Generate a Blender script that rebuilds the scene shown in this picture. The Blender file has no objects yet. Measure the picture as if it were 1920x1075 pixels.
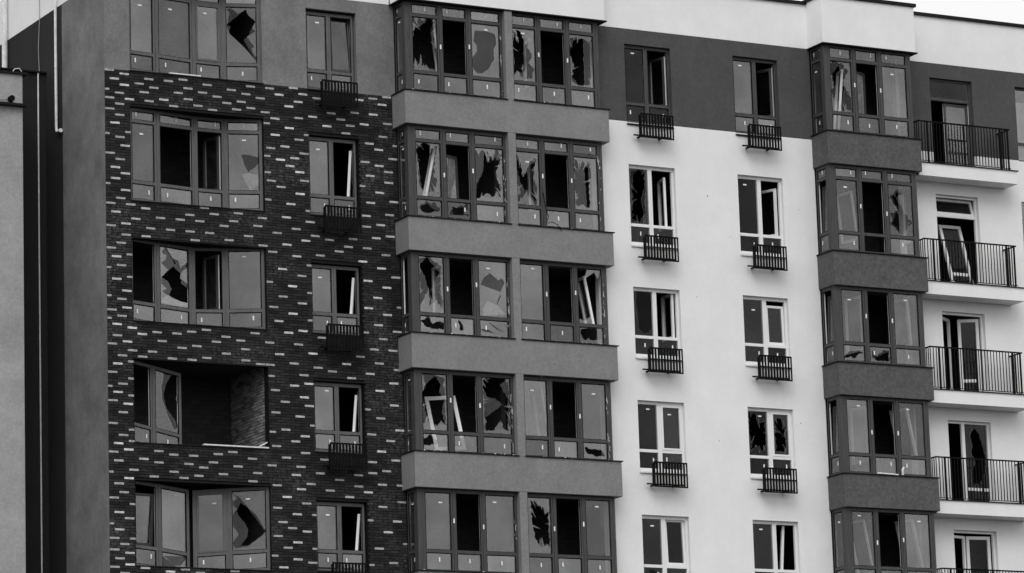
import bpy, math, random
from mathutils import Vector, Matrix
from mathutils.geometry import tessellate_polygon
rnd = random.Random(7)
C = bpy.context.scene.collection
sc = bpy.context.scene
# ------------------------------------------------------------------ camera, sky, sun, exposure
cam = bpy.data.cameras.new('camera'); co = bpy.data.objects.new('camera', cam); C.objects.link(co)
cam.sensor_width = 36.0; cam.lens = 7470.73 / 1920 * 36; cam.clip_start = 1.0; cam.clip_end = 3000
cr, cu, cw = Vector((.88041016, -.47319205, -.03110047)), Vector((-.0672128, -.18943795, .97958956)), Vector((.4694256, .86035025, .19858766))
m = Matrix.Identity(4)
for i in range(3):
    m[i][0], m[i][1], m[i][2] = cr[i], cu[i], -cw[i]
m.translation = Vector((-37.43542, -87.89909, -21.73048)); co.matrix_world = m
sc.camera = co
world = bpy.data.worlds.new('World'); sc.world = world; world.use_nodes = True
nt = world.node_tree; nt.nodes.clear()
SUN_EL, SUN_AZ = math.radians(47), math.radians(214)          # azimuth clockwise from +Y
sky = nt.nodes.new('ShaderNodeTexSky'); sky.sky_type = 'NISHITA'; sky.sun_disc = False
sky.sun_elevation = SUN_EL; sky.sun_rotation = SUN_AZ
sky.air_density = 1.0; sky.dust_density = 10.0; sky.ozone_density = 1.0
bw = nt.nodes.new('ShaderNodeRGBToBW'); bg = nt.nodes.new('ShaderNodeBackground'); wo = nt.nodes.new('ShaderNodeOutputWorld')
cl = nt.nodes.new('ShaderNodeMath'); cl.operation = 'MULTIPLY_ADD'; cl.inputs[1].default_value = .12; cl.inputs[2].default_value = 6.9   # even white cloud cover over the sky
nt.links.new(sky.outputs[0], bw.inputs[0]); nt.links.new(bw.outputs[0], cl.inputs[0]); nt.links.new(cl.outputs[0], bg.inputs[0]); nt.links.new(bg.outputs[0], wo.inputs[0])
bg.inputs[1].default_value = .12
sl = bpy.data.lights.new('sun', 'SUN'); sl.energy = 1.0; sl.angle = math.radians(40); sl.color = (1, 1, 1)
so = bpy.data.objects.new('sun', sl); C.objects.link(so)
sd = Vector((math.sin(SUN_AZ)*math.cos(SUN_EL), math.cos(SUN_AZ)*math.cos(SUN_EL), math.sin(SUN_EL)))
so.rotation_euler = (-sd).to_track_quat('-Z', 'Y').to_euler(); so.location = (0, -60, 60)
sc.view_settings.view_transform = 'Standard'; sc.view_settings.look = 'None'
sc.view_settings.exposure = 0.17; sc.view_settings.gamma = 1.0; sc.view_settings.use_curve_mapping = False
sc.render.engine = 'CYCLES'; sc.cycles.use_denoising = True
sc.cycles.max_bounces = 8; sc.cycles.transparent_max_bounces = 16; sc.cycles.caustics_reflective = False

# ------------------------------------------------------------------ measured data
SILL = [3.28, 0.0, -3.0, -6.0, -9.0]
def R3(v): return round(v, 3)
# every glazing unit: id -> dict(z0, top, cols=[(x0,y0,x1,y1)], tr=[transom heights above z0])
WIN = {}
def mk(i, z0, top, cols, tr): WIN[i] = dict(z0=z0, top=top, cols=cols, tr=tr)
for r in range(5):
    s = SILL[r]; hd = [5.69, 2.41, -.87, -3.88, -6.89][r]; tr = [.55, 2.04] if r < 2 else [.55]
    Y = -.585
    mk('A%d' % (r+1), s, hd, [(7.47,Y,8.34,Y),(8.34,Y,9.17,Y),(9.17,Y,10.15,Y)], tr)
    mk('P%d' % (r+1), s, hd, [(10.37,Y,11.2,Y),(11.2,Y,12.05,Y),(12.05,Y,12.92,Y)], tr)
    mk('L%d' % (r+1), s, hd, [(7.33,-.03,7.33,-.445)], tr)
    mk('M%d' % (r+1), s, hd, [(12.995,-.47,12.995,-.262)], tr)
    sc = [3.25,-.03,-3.04,-6.02,-9.02][r]; hc = [5.69,2.37,-.95,-3.91,-6.9][r]; Y = -.91
    mk('C%d' % (r+1), sc, hc, [(19.9,Y,20.73,Y),(20.73,Y,21.56,Y),(21.56,Y,22.5,Y)], tr)
    mk('K%d' % (r+1), sc, hc, [(19.78,-.27,19.78,-.79)], tr)
    mk('J%d' % (r+1), sc, hc, [(22.58,-.79,22.58,-.27)], tr)
    st = [5.374,2.103,-1.181,-4.178,-7.18][r]; sb = [3.257,.017,-3.002,-5.996,-8.976][r]
    mk('S%d' % (r+1), sb, st-.05, [(4.835,.12,5.51,.12),(5.51,.12,6.205,.12)], [.52])
    wt = [5.279,2.021,-1.253,-4.246,-7.237][r]; wb = [3.155,-.115,-3.087,-6.081,-9.08][r]
    mk('U%d' % (r+1), wb, wt, [(13.975,-.15,14.66,-.15),(14.66,-.15,15.38,-.15)], [.535])
    mk('V%d' % (r+1), wb, wt, [(17.315,-.15,18.03,-.15),(18.03,-.15,18.72,-.15)], [.535])
BT = [5.69, 2.404, -.918, -3.917, -6.891]
mk('B1', 3.284, 5.69, [(0,.12,.80,.23),(.80,.23,1.88,.40),(1.88,.40,2.70,.40),(2.70,.40,3.6,.12)], [.5,2.04])
mk('B2', 0, 2.38, [(0,.12,.80,.23),(.80,.23,1.88,.40),(1.88,.40,2.70,.40),(2.70,.40,3.6,.12)], [.5,2.04])
mk('B3', -3, -.9, [(0,.16,.776,.28),(.776,.28,1.77,.45),(1.79,.47,2.63,.33),(2.63,.33,3.6,.12)], [.5]); WIN['B3']['sag'] = [(0,.035),(.035,.062),(.062,.04),(.04,0)]
mk('B4', -6.013, -3.94, [(0,.16,.66,.38),(.66,.38,1.52,.62)], [.5]); WIN['B4']['sag'] = [(0,.07),(.07,.18)]
mk('B5', -9, -6.9, [(0,.18,.74,.30),(.74,.30,1.64,.52),(1.77,.56,2.62,.36),(2.62,.36,3.6,.1)], [.5]); WIN['B5']['sag'] = [(0,.045),(.045,.12),(.12,.06),(.06,0)]
# door panes for digitising
mk('D4', -6.55, -4.27, [(24.2,-.13,25.0,-.13)], [.45])

HOLE = {
'A1 0 1': [('o',[(0.063,2.014),(0.17,1.754),(0.078,1.413),(0.049,0.99),(0.055,0.631),(0.173,0.747),(0.186,0.658),(0.307,0.88),(0.36,0.69),(0.467,0.76),(0.561,0.634),(0.741,0.636),(0.785,1.002),(0.745,1.299),(0.689,1.625),(0.747,1.903),(0.652,2.029),(0.371,1.925),(0.291,2.007),(0.221,1.849),(0.144,1.992)]),('i',[(0.168,1.693),(0.333,1.77),(0.602,2.009),(0.698,1.928),(0.758,1.21),(0.759,0.698),(0.071,0.632),(0.063,1.232)])],
'A1 2 1': [('o',[(0.199,1.807),(0.548,1.812),(0.779,1.774),(0.821,1.535),(0.731,1.344),(0.74,1.102),(0.581,0.844),(0.376,0.673),(0.211,0.688),(0.1,0.828),(0.074,1.037),(0.247,1.266),(0.235,1.417),(0.14,1.528)])],
'P1 0 1': [('o',[(0.086,1.917),(0.168,1.864),(0.276,1.6),(0.204,1.959),(0.32,1.91),(0.509,1.562),(0.618,1.787),(0.507,1.501),(0.652,1.332),(0.559,1.079),(0.689,0.97),(0.629,0.69),(0.442,0.642),(0.357,1.06),(0.376,0.666),(0.199,0.862),(0.057,0.636),(0.061,1.031),(0.063,1.275),(0.105,1.522)]),('i',[(0.221,1.946),(0.454,1.893),(0.513,1.654),(0.4,1.338),(0.53,1.198),(0.487,0.95),(0.348,0.815),(0.216,0.864),(0.094,0.73),(0.143,1.161),(0.088,1.521),(0.126,1.646)])],
'P1 2 1': [('o',[(0.109,1.873),(0.264,1.919),(0.536,1.9),(0.669,1.806),(0.811,1.943),(0.75,1.69),(0.833,1.637),(0.74,1.013),(0.659,0.698),(0.383,0.627),(0.216,0.687),(0.117,0.77),(0.202,1.207),(0.078,1.501)]),('i',[(0.226,1.823),(0.4,1.917),(0.536,1.885),(0.522,0.685),(0.35,0.639),(0.186,0.807),(0.106,1.198),(0.113,1.536)])],
'A2 0 1': [('o',[(0.106,1.96),(0.202,1.909),(0.285,1.982),(0.447,1.96),(0.59,1.838),(0.708,1.953),(0.666,1.651),(0.6,1.11),(0.697,1.059),(0.607,0.784),(0.734,0.705),(0.573,0.752),(0.375,0.647),(0.265,0.757),(0.172,0.897),(0.15,1.251),(0.184,1.313),(0.115,1.694)]),('i',[(0.117,1.768),(0.252,1.943),(0.415,1.972),(0.639,1.828),(0.651,1.71),(0.54,1.254),(0.479,0.863),(0.392,0.648),(0.249,0.755),(0.198,1.226),(0.142,1.518)])],
'A2 0 0': [('o',[(0.155,0.319),(0.354,0.468),(0.497,0.39),(0.581,0.471),(0.753,0.262),(0.523,0.185),(0.393,0.154),(0.232,0.192)]),('i',[(0.186,0.292),(0.369,0.424),(0.527,0.304),(0.72,0.245),(0.686,0.198),(0.264,0.18)])],
'A2 1 0': [('o',[(0.143,0.223),(0.244,0.32),(0.212,0.362),(0.409,0.392),(0.674,0.487),(0.703,0.356),(0.57,0.316),(0.574,0.227),(0.698,0.207),(0.713,0.163),(0.533,0.179),(0.173,0.151)]),('i',[(0.212,0.347),(0.606,0.408),(0.567,0.226),(0.402,0.169),(0.256,0.202)])],
'A2 2 1': [('o',[(0.089,1.926),(0.218,1.847),(0.32,1.946),(0.541,1.635),(0.419,1.924),(0.61,1.731),(0.685,1.977),(0.865,1.902),(0.842,1.72),(0.68,1.347),(0.787,1.086),(0.848,0.941),(0.824,0.729),(0.681,0.897),(0.61,0.742),(0.381,0.813),(0.246,0.713),(0.096,0.641),(0.098,1.209),(0.086,1.656)]),('i',[(0.37,1.95),(0.609,1.701),(0.848,1.901),(0.843,1.75),(0.698,1.378),(0.818,1.028),(0.824,0.729),(0.113,0.673),(0.106,0.97),(0.335,1.408)])],
'P2 0 1': [('o',[(0.068,1.937),(0.209,1.768),(0.261,1.351),(0.293,1.323),(0.457,1.698),(0.68,1.868),(0.575,1.286),(0.686,1.115),(0.656,0.751),(0.634,0.599),(0.345,0.907),(0.276,0.841),(0.086,0.646),(0.065,0.734),(0.18,0.954),(0.096,1.127),(0.066,1.485)]),('i',[(0.073,1.877),(0.19,1.706),(0.281,1.443),(0.488,1.641),(0.678,1.808),(0.575,1.286),(0.585,1.107),(0.67,0.692),(0.347,0.967),(0.22,1.137),(0.087,1.607)])],
'P2 2 1': [('o',[(0.097,1.931),(0.296,1.826),(0.35,1.922),(0.447,1.808),(0.553,1.908),(0.608,1.579),(0.519,1.056),(0.572,0.696),(0.469,0.643),(0.303,0.736),(0.166,0.679),(0.102,0.78),(0.192,0.908),(0.081,1.111),(0.115,1.538)]),('i',[(0.412,1.775),(0.546,1.725),(0.572,0.696),(0.47,0.688)])],
'A3 0 1': [('o',[(0.097,1.959),(0.25,2.0),(0.365,2.052),(0.539,1.903),(0.731,1.828),(0.738,1.534),(0.685,1.383),(0.736,0.946),(0.766,0.684),(0.541,0.933),(0.374,0.746),(0.339,1.183),(0.202,0.91),(0.1,0.757),(0.075,0.989),(0.145,1.185),(0.095,1.43)]),('i',[(0.089,1.782),(0.348,2.021),(0.505,1.856),(0.693,1.649),(0.59,1.465),(0.42,1.189),(0.606,0.937),(0.745,0.712),(0.384,1.069),(0.269,1.531)])],
'A3 0 0': [('o',[(0.088,0.347),(0.334,0.494),(0.458,0.312),(0.556,0.377),(0.802,0.378),(0.796,0.193),(0.486,0.182),(0.293,0.214)]),('i',[(0.121,0.364),(0.334,0.48),(0.458,0.312),(0.572,0.364),(0.795,0.363),(0.79,0.202),(0.309,0.192)])],
'A3 1 0': [('o',[(0.305,0.461),(0.415,0.365),(0.459,0.221),(0.36,0.171)]),('i',[(0.305,0.461),(0.415,0.365),(0.453,0.227),(0.361,0.186)])],
'A3 2 0': [('o',[(0.323,0.471),(0.645,0.285),(0.832,0.194),(0.579,0.281),(0.386,0.402)]),('o',[(0.127,0.267),(0.316,0.265),(0.51,0.174),(0.157,0.205)])],
'A3 2 1': [('o',[(0.415,1.734),(0.656,1.558),(0.757,1.624),(0.835,1.511),(0.711,1.265),(0.418,1.334),(0.142,1.419),(0.23,1.588)]),('o',[(0.692,1.19),(0.724,1.148),(0.618,0.934),(0.586,0.961)]),('x',[(0.198,0.634),(0.186,0.787),(0.325,1.003),(0.6,0.903),(0.856,0.677)])],
'P3 2 1': [('s',[(0.066,0.58),(0.099,0.717),(0.272,0.677),(0.445,0.799),(0.471,0.606)]),('s',[(0.395,2.07),(0.887,2.12),(0.687,1.79),(0.593,1.964),(0.298,1.763)])],
'P3 2 0': [('o',[(0.128,0.435),(0.298,0.5),(0.669,0.499),(0.871,0.482),(0.862,0.272),(0.589,0.195),(0.487,0.165),(0.355,0.226),(0.251,0.159),(0.154,0.258)]),('i',[(0.161,0.437),(0.332,0.496),(0.634,0.467),(0.624,0.227),(0.487,0.174),(0.252,0.174),(0.124,0.345)])],
'A4 0 1': [('o',[(0.114,2.043),(0.354,2.028),(0.482,1.992),(0.706,1.961),(0.728,1.613),(0.73,1.177),(0.749,0.743),(0.607,0.852),(0.506,0.701),(0.283,0.748),(0.207,0.889),(0.082,0.68),(0.084,1.056),(0.087,1.49),(0.169,1.756)]),('i',[(0.081,1.49),(0.25,1.79),(0.482,1.992),(0.636,1.782),(0.598,1.577),(0.72,1.38),(0.646,1.057),(0.749,0.743),(0.315,0.75),(0.196,1.033)])],
'A4 0 0': [('o',[(0.291,0.488),(0.495,0.325),(0.493,0.267),(0.203,0.209),(0.107,0.219),(0.062,0.318)]),('i',[(0.291,0.482),(0.495,0.325),(0.493,0.273),(0.203,0.215),(0.107,0.225),(0.068,0.318)])],
'A4 2 1': [('o',[(0.142,1.968),(0.373,2.04),(0.766,2.047),(0.843,1.92),(0.877,1.481),(0.849,0.69),(0.719,0.712),(0.563,0.909),(0.425,0.697),(0.195,0.642),(0.123,0.74),(0.203,0.89),(0.127,1.032),(0.155,1.384),(0.099,1.673)]),('i',[(0.147,1.939),(0.438,2.029),(0.797,2.005),(0.628,1.849),(0.845,1.509),(0.818,0.717),(0.457,0.699),(0.195,0.656),(0.141,0.974),(0.676,1.353),(0.453,1.517),(0.225,1.534),(0.108,1.732)])],
'P4 2 0': [('o',[(0.134,0.387),(0.339,0.338),(0.607,0.336),(0.735,0.18),(0.499,0.145),(0.201,0.228),(0.144,0.299)]),('i',[(0.134,0.387),(0.339,0.338),(0.607,0.336),(0.728,0.185),(0.499,0.154),(0.201,0.228),(0.144,0.299)])],
'P5 0 1': [('o',[(0.182,1.933),(0.297,1.937),(0.392,1.825),(0.554,1.774),(0.597,1.601),(0.75,1.723),(0.708,1.489),(0.707,1.023),(0.73,0.763),(0.618,0.846),(0.533,0.755),(0.419,0.78),(0.294,0.949),(0.21,1.352)]),('i',[(0.197,1.904),(0.297,1.923),(0.391,1.796),(0.553,1.744),(0.596,1.586),(0.732,1.693),(0.701,1.488),(0.691,1.023),(0.715,0.791),(0.619,0.86),(0.533,0.77),(0.419,0.795),(0.31,0.95),(0.227,1.353)])],
'B1 3 1': [('o',[(0.114,1.954),(0.226,1.963),(0.408,1.824),(0.594,1.944),(0.673,1.777),(0.845,1.644),(0.749,1.463),(0.83,1.38),(0.622,1.218),(0.802,0.97),(0.73,0.937),(0.758,0.812),(0.878,0.646),(0.866,0.572),(0.536,0.954),(0.194,1.283),(0.106,1.491),(0.183,1.829)]),('i',[(0.107,1.533),(0.428,1.814),(0.594,1.944),(0.673,1.777),(0.835,1.644),(0.664,1.293),(0.539,1.143),(0.846,0.614),(0.516,0.996),(0.154,1.335),(0.218,1.494)])],
'B2 3 1': [('o',[(0.415,1.464),(0.568,1.466),(0.861,1.398),(0.859,1.273),(0.765,1.147),(0.58,1.02),(0.521,1.144)]),('x',[(0.416,0.946),(0.559,0.999),(0.873,0.941),(0.869,0.755),(0.673,0.556),(0.612,0.565)])],
'B3 1 1': [('o',[(0.154,1.884),(0.274,2.012),(0.478,1.747),(0.635,1.711),(0.698,1.539),(0.898,1.7),(0.949,1.606),(0.789,1.495),(0.708,1.394),(0.68,1.267),(0.784,1.224),(0.94,1.132),(0.965,1.045),(0.953,0.684),(0.775,0.684),(0.435,0.731),(0.151,0.886),(0.295,0.96),(0.123,1.072),(0.143,1.232),(0.33,1.446),(0.136,1.59),(0.268,1.697),(0.296,1.813),(0.166,1.84)]),('i',[(0.273,1.989),(0.582,1.648),(0.527,1.528),(0.735,1.398),(0.838,1.298),(0.932,1.423),(0.745,1.242),(0.73,1.15),(0.96,1.044),(0.945,0.683),(0.461,0.712),(0.372,0.835),(0.439,0.978),(0.351,1.146),(0.144,1.243),(0.369,1.44),(0.555,1.599),(0.478,1.724)]),('x',[(0.12,0.58),(0.148,0.695),(0.306,0.804),(0.67,0.693),(0.932,0.67),(0.93,0.568)])],
'B4 1 1': [('o',[(0.353,1.981),(0.612,1.959),(0.786,1.998),(0.97,1.81),(0.807,1.614),(0.746,1.394),(0.942,1.072),(0.942,0.786),(0.878,0.761),(0.674,0.626),(0.506,0.885),(0.312,1.298),(0.289,1.612),(0.35,1.809)]),('i',[(0.612,1.959),(0.8,2.001),(0.97,1.822),(0.867,1.696),(0.76,1.397),(0.831,1.299),(0.936,1.07),(0.931,0.784),(0.821,0.771),(0.453,1.124),(0.358,1.422),(0.464,1.743)])],
'B5 3 1': [('o',[(0.085,2.011),(0.308,1.829),(0.481,1.598),(0.699,1.387),(0.828,1.158),(0.925,0.987),(0.845,0.893),(0.598,0.73),(0.508,0.647),(0.264,0.618),(0.153,0.602),(0.089,0.738),(0.248,0.949),(0.08,1.201),(0.094,1.421),(0.214,1.569),(0.079,1.709),(0.219,1.845)]),('i',[(0.306,1.718),(0.481,1.598),(0.914,0.988),(0.823,0.894),(0.464,0.65),(0.309,0.681),(0.468,0.892),(0.483,1.068),(0.408,1.226),(0.256,1.39),(0.214,1.546)])],
'B5 1 0': [('o',[(0.122,0.356),(0.342,0.275),(0.668,0.333),(0.91,0.472),(0.777,0.327),(0.666,0.198),(0.475,0.163),(0.368,0.202),(0.355,0.266),(0.207,0.288)])],
'U2 0 1': [('o',[(0.119,1.962),(0.426,2.062),(0.571,2.0),(0.528,0.726),(0.406,0.624),(0.091,0.626),(0.165,1.369),(0.12,1.775)]),('i',[(0.209,1.895),(0.383,2.04),(0.548,1.96),(0.555,1.624),(0.431,1.203),(0.501,0.873),(0.364,0.621),(0.083,0.729),(0.157,1.182),(0.147,1.442)])],
'U3 0 1': [('o',[(0.157,1.718),(0.452,1.756),(0.617,1.712),(0.61,0.788),(0.402,0.621),(0.198,0.726),(0.172,1.092),(0.136,1.421)])],
'C1 0 1': [('o',[(0.073,1.959),(0.246,1.991),(0.516,1.922),(0.654,1.777),(0.483,1.348),(0.706,1.084),(0.756,0.677),(0.442,0.623),(0.334,0.639),(0.077,1.12),(0.194,1.384),(0.067,1.594)]),('i',[(0.369,1.908),(0.466,1.695),(0.465,1.347),(0.553,1.291),(0.458,0.903),(0.406,0.629),(0.27,0.791),(0.223,1.261),(0.151,1.602)])],
'C2 2 1': [('o',[(0.095,1.617),(0.347,1.827),(0.499,1.918),(0.584,1.782),(0.409,1.642),(0.538,1.337),(0.64,1.187),(0.83,0.981),(0.572,0.678),(0.457,0.607),(0.109,0.926),(0.223,0.998),(0.116,1.178),(0.388,1.294)]),('i',[(0.226,1.659),(0.499,1.902),(0.528,1.778),(0.37,1.608),(0.571,1.277),(0.531,0.612),(0.183,0.932),(0.353,1.323)])],
'C3 0 0': [('o',[(0.085,0.159),(0.249,0.323),(0.504,0.369),(0.726,0.336),(0.533,0.248),(0.419,0.133),(0.314,0.204),(0.203,0.151)]),('i',[(0.096,0.16),(0.256,0.317),(0.504,0.363),(0.719,0.33),(0.533,0.248),(0.419,0.139),(0.314,0.204),(0.204,0.154)])],
'C3 1 0': [('o',[(0.154,0.414),(0.319,0.254),(0.51,0.42),(0.693,0.431),(0.712,0.138),(0.347,0.116),(0.152,0.197)]),('i',[(0.17,0.183),(0.709,0.401),(0.705,0.144),(0.348,0.132)])],
'D4 0 1': [('o',[(0.249,1.952),(0.411,2.148),(0.552,1.999),(0.677,1.628),(0.755,1.381),(0.707,0.941),(0.535,0.605),(0.242,0.592),(0.249,0.982),(0.385,1.176),(0.261,1.451),(0.313,1.673)]),('i',[(0.256,1.952),(0.41,2.133),(0.544,1.998),(0.662,1.628),(0.736,1.38),(0.692,0.94),(0.535,0.614),(0.25,0.601),(0.26,0.983),(0.385,1.176),(0.272,1.452),(0.32,1.673)])]}
BR = dict(pz=0.06985, px=0.13120, oz=0.0247, ox=-0.0235, par=0)
LIGHT = [(-132,-2,0),(-131,7,0),(-131,13,0),(-130,-4,0),(-130,2,0),(-130,10,0),(-130,20,0),(-129,-1,0),(-128,30,0),(-127,-3,0),(-126,36,0),(-126,48,0),(-125,-1,0),(-125,33,0),(-125,53,0),(-124,-4,0),(-124,28,0),(-122,-2,0),(-121,31,1),(-121,37,0),(-120,-4,0),(-120,0,0),(-120,50,0),(-119,33,0),(-118,56,0),(-117,-3,0),(-117,29,0),(-115,-5,0),(-115,35,0),(-114,32,0),(-114,52,0),(-113,-1,0),(-112,30,0),(-111,-3,0),(-110,48,0),(-110,54,0),(-109,33,0),(-109,37,0),(-108,0,0),(-107,29,0),(-106,-4,0),(-105,35,0),(-105,51,0),(-104,-2,0),(-103,31,0),(-103,55,1),(-102,44,0),(-101,-3,0),(-100,34,0),(-100,40,1),(-100,48,0),(-99,-1,0),(-99,29,0),(-98,4,0),(-98,10,0),(-98,24,0),(-98,36,0),(-98,46,1),(-97,-5,0),(-97,13,0),(-97,51,0),(-97,55,1),(-96,0,0),(-96,8,0),(-96,18,0),(-96,42,1),(-95,25,0),(-95,33,0),(-94,14,0),(-94,38,0),(-94,46,0),(-93,-3,0),(-93,5,0),(-93,11,0),(-93,21,0),(-93,49,0),(-92,2,0),(-92,16,0),(-92,28,0),(-92,34,0),(-92,52,0),(-90,-4,0),(-90,8,0),(-90,12,0),(-90,24,0),(-89,-1,0),(-89,5,0),(-89,17,0),(-89,31,0),(-89,39,1),(-89,49,0),(-88,20,0),(-88,54,0),(-87,-3,0),(-87,35,0),(-86,0,0),(-85,29,0),(-85,51,0),(-84,-2,0),(-83,33,0),(-82,0,0),(-81,35,0),(-81,53,0),(-80,-4,0),(-80,28,0),(-79,31,0),(-79,49,0),(-77,37,0),(-77,55,0),(-76,-2,0),(-74,34,0),(-73,-1,0),(-73,29,0),(-73,51,0),(-72,-4,0),(-70,0,0),(-70,36,0),(-70,48,0),(-69,-3,0),(-69,31,0),(-68,54,0),(-67,-5,0),(-67,35,0),(-66,-2,0),(-65,29,0),(-64,0,0),(-63,33,0),(-63,51,0),(-62,-4,0),(-62,36,0),(-60,28,0),(-60,54,0),(-59,-3,0),(-59,35,0),(-59,45,0),(-58,0,0),(-57,41,0),(-57,49,0),(-56,-2,0),(-56,2,0),(-56,8,0),(-56,12,0),(-56,26,1),(-56,28,0),(-56,38,0),(-55,15,0),(-55,23,0),(-55,33,0),(-55,55,0),(-54,0,0),(-54,4,0),(-54,44,0),(-53,19,0),(-53,51,0),(-52,-4,0),(-52,10,0),(-52,30,0),(-51,-1,0),(-51,13,0),(-51,23,0),(-51,37,0),(-51,47,0),(-50,6,0),(-49,-3,0),(-49,17,0),(-48,2,0),(-48,22,0),(-48,28,0),(-48,34,0),(-48,50,0),(-48,54,0),(-47,5,1),(-47,9,0),(-47,19,0),(-46,0,0),(-46,12,0),(-45,-3,0),(-45,15,0),(-45,25,0),(-45,39,0),(-44,32,0),(-44,52,0),(-43,-5,0),(-43,35,0),(-42,-2,0),(-42,48,0),(-41,55,0),(-40,-4,0),(-40,30,0),(-39,-1,0),(-39,37,0),(-39,51,0),(-37,33,0),(-36,-2,0),(-35,-5,0),(-35,29,0),(-35,53,0),(-33,-1,0),(-33,35,0),(-33,49,0),(-32,56,0),(-31,31,0),(-29,-3,0),(-29,37,0),(-29,51,0),(-28,0,0),(-27,33,0),(-26,28,0),(-25,-5,0),(-25,53,0),(-24,-2,0),(-23,35,0),(-23,49,0),(-21,-3,0),(-21,31,0),(-21,55,0),(-20,0,0),(-19,37,0),(-18,-4,0),(-18,52,0),(-17,43,0),(-16,-2,0),(-16,34,0),(-16,48,0),(-15,29,0),(-15,39,0),(-13,-1,0),(-13,3,0),(-13,13,0),(-13,27,0),(-13,43,0),(-13,53,0),(-12,20,0),(-12,32,0),(-11,45,0),(-11,49,0),(-10,-4,0),(-10,4,0),(-10,8,0),(-10,12,0),(-10,16,0),(-10,24,0),(-10,36,0),(-9,-1,0),(-9,41,0),(-8,30,0),(-8,38,0),(-8,46,1),(-7,1,0),(-7,19,0),(-7,51,0),(-6,6,0),(-6,10,0),(-6,14,0),(-6,26,0),(-6,34,0),(-6,54,0),(-5,-3,0),(-5,21,0),(-4,12,0),(-3,3,0),(-3,17,0),(-3,27,0),(-3,37,0),(-3,49,1),(-2,-4,0),(-2,0,0),(-2,22,0),(-2,32,0),(-2,52,0),(-1,15,1),(0,-2,0),(1,37,0),(1,49,0),(2,54,0),(3,-1,0),(3,33,0),(4,28,1),(5,-5,0),(6,50,0),(7,-3,0),(7,35,0),(7,55,0),(9,-1,0),(9,31,0),(10,52,0),(11,-3,0),(11,29,0),(12,36,1),(12,48,0),(14,-2,0),(14,28,0),(14,54,0),(15,35,0),(16,-4,0),(16,50,0),(17,33,0),(18,54,0),(19,-1,0),(19,31,0),(20,28,1),(20,34,0),(20,52,0),(21,49,0),(22,-2,0),(22,36,0),(23,-5,0),(23,29,0),(23,55,0),(24,0,0),(24,32,0),(26,52,0),(27,-3,0),(27,35,0),(28,30,0),(28,50,0),(28,56,0),(29,37,0),(30,-2,0),(31,33,0),(31,45,0),(31,53,1),(32,-4,0),(32,28,0),(33,41,0),(34,-2,0),(34,30,0),(34,46,1),(35,9,0),(35,17,0),(35,35,0),(35,49,0),(36,-4,0),(36,0,0),(36,4,0),(36,14,0),(36,22,0),(36,28,0),(36,38,0),(36,44,1),(36,54,0),(37,7,0),(37,25,0),(38,-2,0),(38,12,0),(38,20,0),(38,42,1),(39,-5,0),(39,3,0),(39,23,0),(39,33,0),(39,47,0),(39,51,0),(40,10,0),(40,18,0),(41,-1,0),(41,5,0),(41,15,0),(41,27,0),(41,35,0),(42,2,1),(42,12,0),(42,24,0),(43,-3,0),(43,21,0),(43,31,0),(43,39,1),(43,53,0),(44,4,1),(44,8,1),(44,16,0),(44,36,0),(44,48,0),(45,-1,0),(45,11,1),(45,25,0),(45,29,0),(45,51,0),(46,-4,0),(46,34,0),(46,54,0)]

# ------------------------------------------------------------------ materials
MATS = {}
def base(name):
    mt = bpy.data.materials.new(name); mt.use_nodes = True; n = mt.node_tree; n.nodes.clear()
    out = n.nodes.new('ShaderNodeOutputMaterial'); MATS[name] = mt
    return mt, n, out
def N(n, t, **kw):
    k = n.nodes.new(t)
    for a, b in kw.items(): setattr(k, a, b)
    return k
def noise(n, scale, detail=4, rough=.6, coord='Object', stretch=None):
    tc = N(n, 'ShaderNodeNewGeometry'); src = tc.outputs['Position']
    if stretch:
        mp = N(n, 'ShaderNodeMapping'); mp.inputs['Scale'].default_value = stretch; n.links.new(src, mp.inputs[0]); src = mp.outputs[0]
    t = N(n, 'ShaderNodeTexNoise'); t.inputs['Scale'].default_value = scale; t.inputs['Detail'].default_value = detail
    t.inputs['Roughness'].default_value = rough; n.links.new(src, t.inputs['Vector'])
    return t.outputs[0]
def mathn(n, op, a, b=None, clamp=False):
    k = N(n, 'ShaderNodeMath', operation=op, use_clamp=clamp)
    for i, v in enumerate((a, b)):
        if v is None: continue
        if isinstance(v, (int, float)): k.inputs[i].default_value = v
        else: n.links.new(v, k.inputs[i])
    return k.outputs[0]
def ramp(n, f, p0, v0, p1, v1):
    k = N(n, 'ShaderNodeMapRange'); n.links.new(f, k.inputs[0])
    for i, v in enumerate((p0, p1, v0, v1)): k.inputs[1+i].default_value = v
    return k.outputs[0]
def bsdf(n, out, val, rough=.9, spec=.2, bump=None, bstr=.3, bdist=.01):
    b = N(n, 'ShaderNodeBsdfPrincipled'); b.inputs['Roughness'].default_value = rough
    b.inputs['Specular IOR Level'].default_value = spec
    cb = N(n, 'ShaderNodeCombineColor')
    for i in range(3):
        if isinstance(val, (int, float)): cb.inputs[i].default_value = val
        else: n.links.new(val, cb.inputs[i])
    n.links.new(cb.outputs[0], b.inputs['Base Color'])
    if bump is not None:
        bp = N(n, 'ShaderNodeBump'); bp.inputs['Strength'].default_value = bstr; bp.inputs['Distance'].default_value = bdist
        n.links.new(bump, bp.inputs['Height']); n.links.new(bp.outputs[0], b.inputs['Normal'])
    n.links.new(b.outputs[0], out.inputs[0])
    return b
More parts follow.
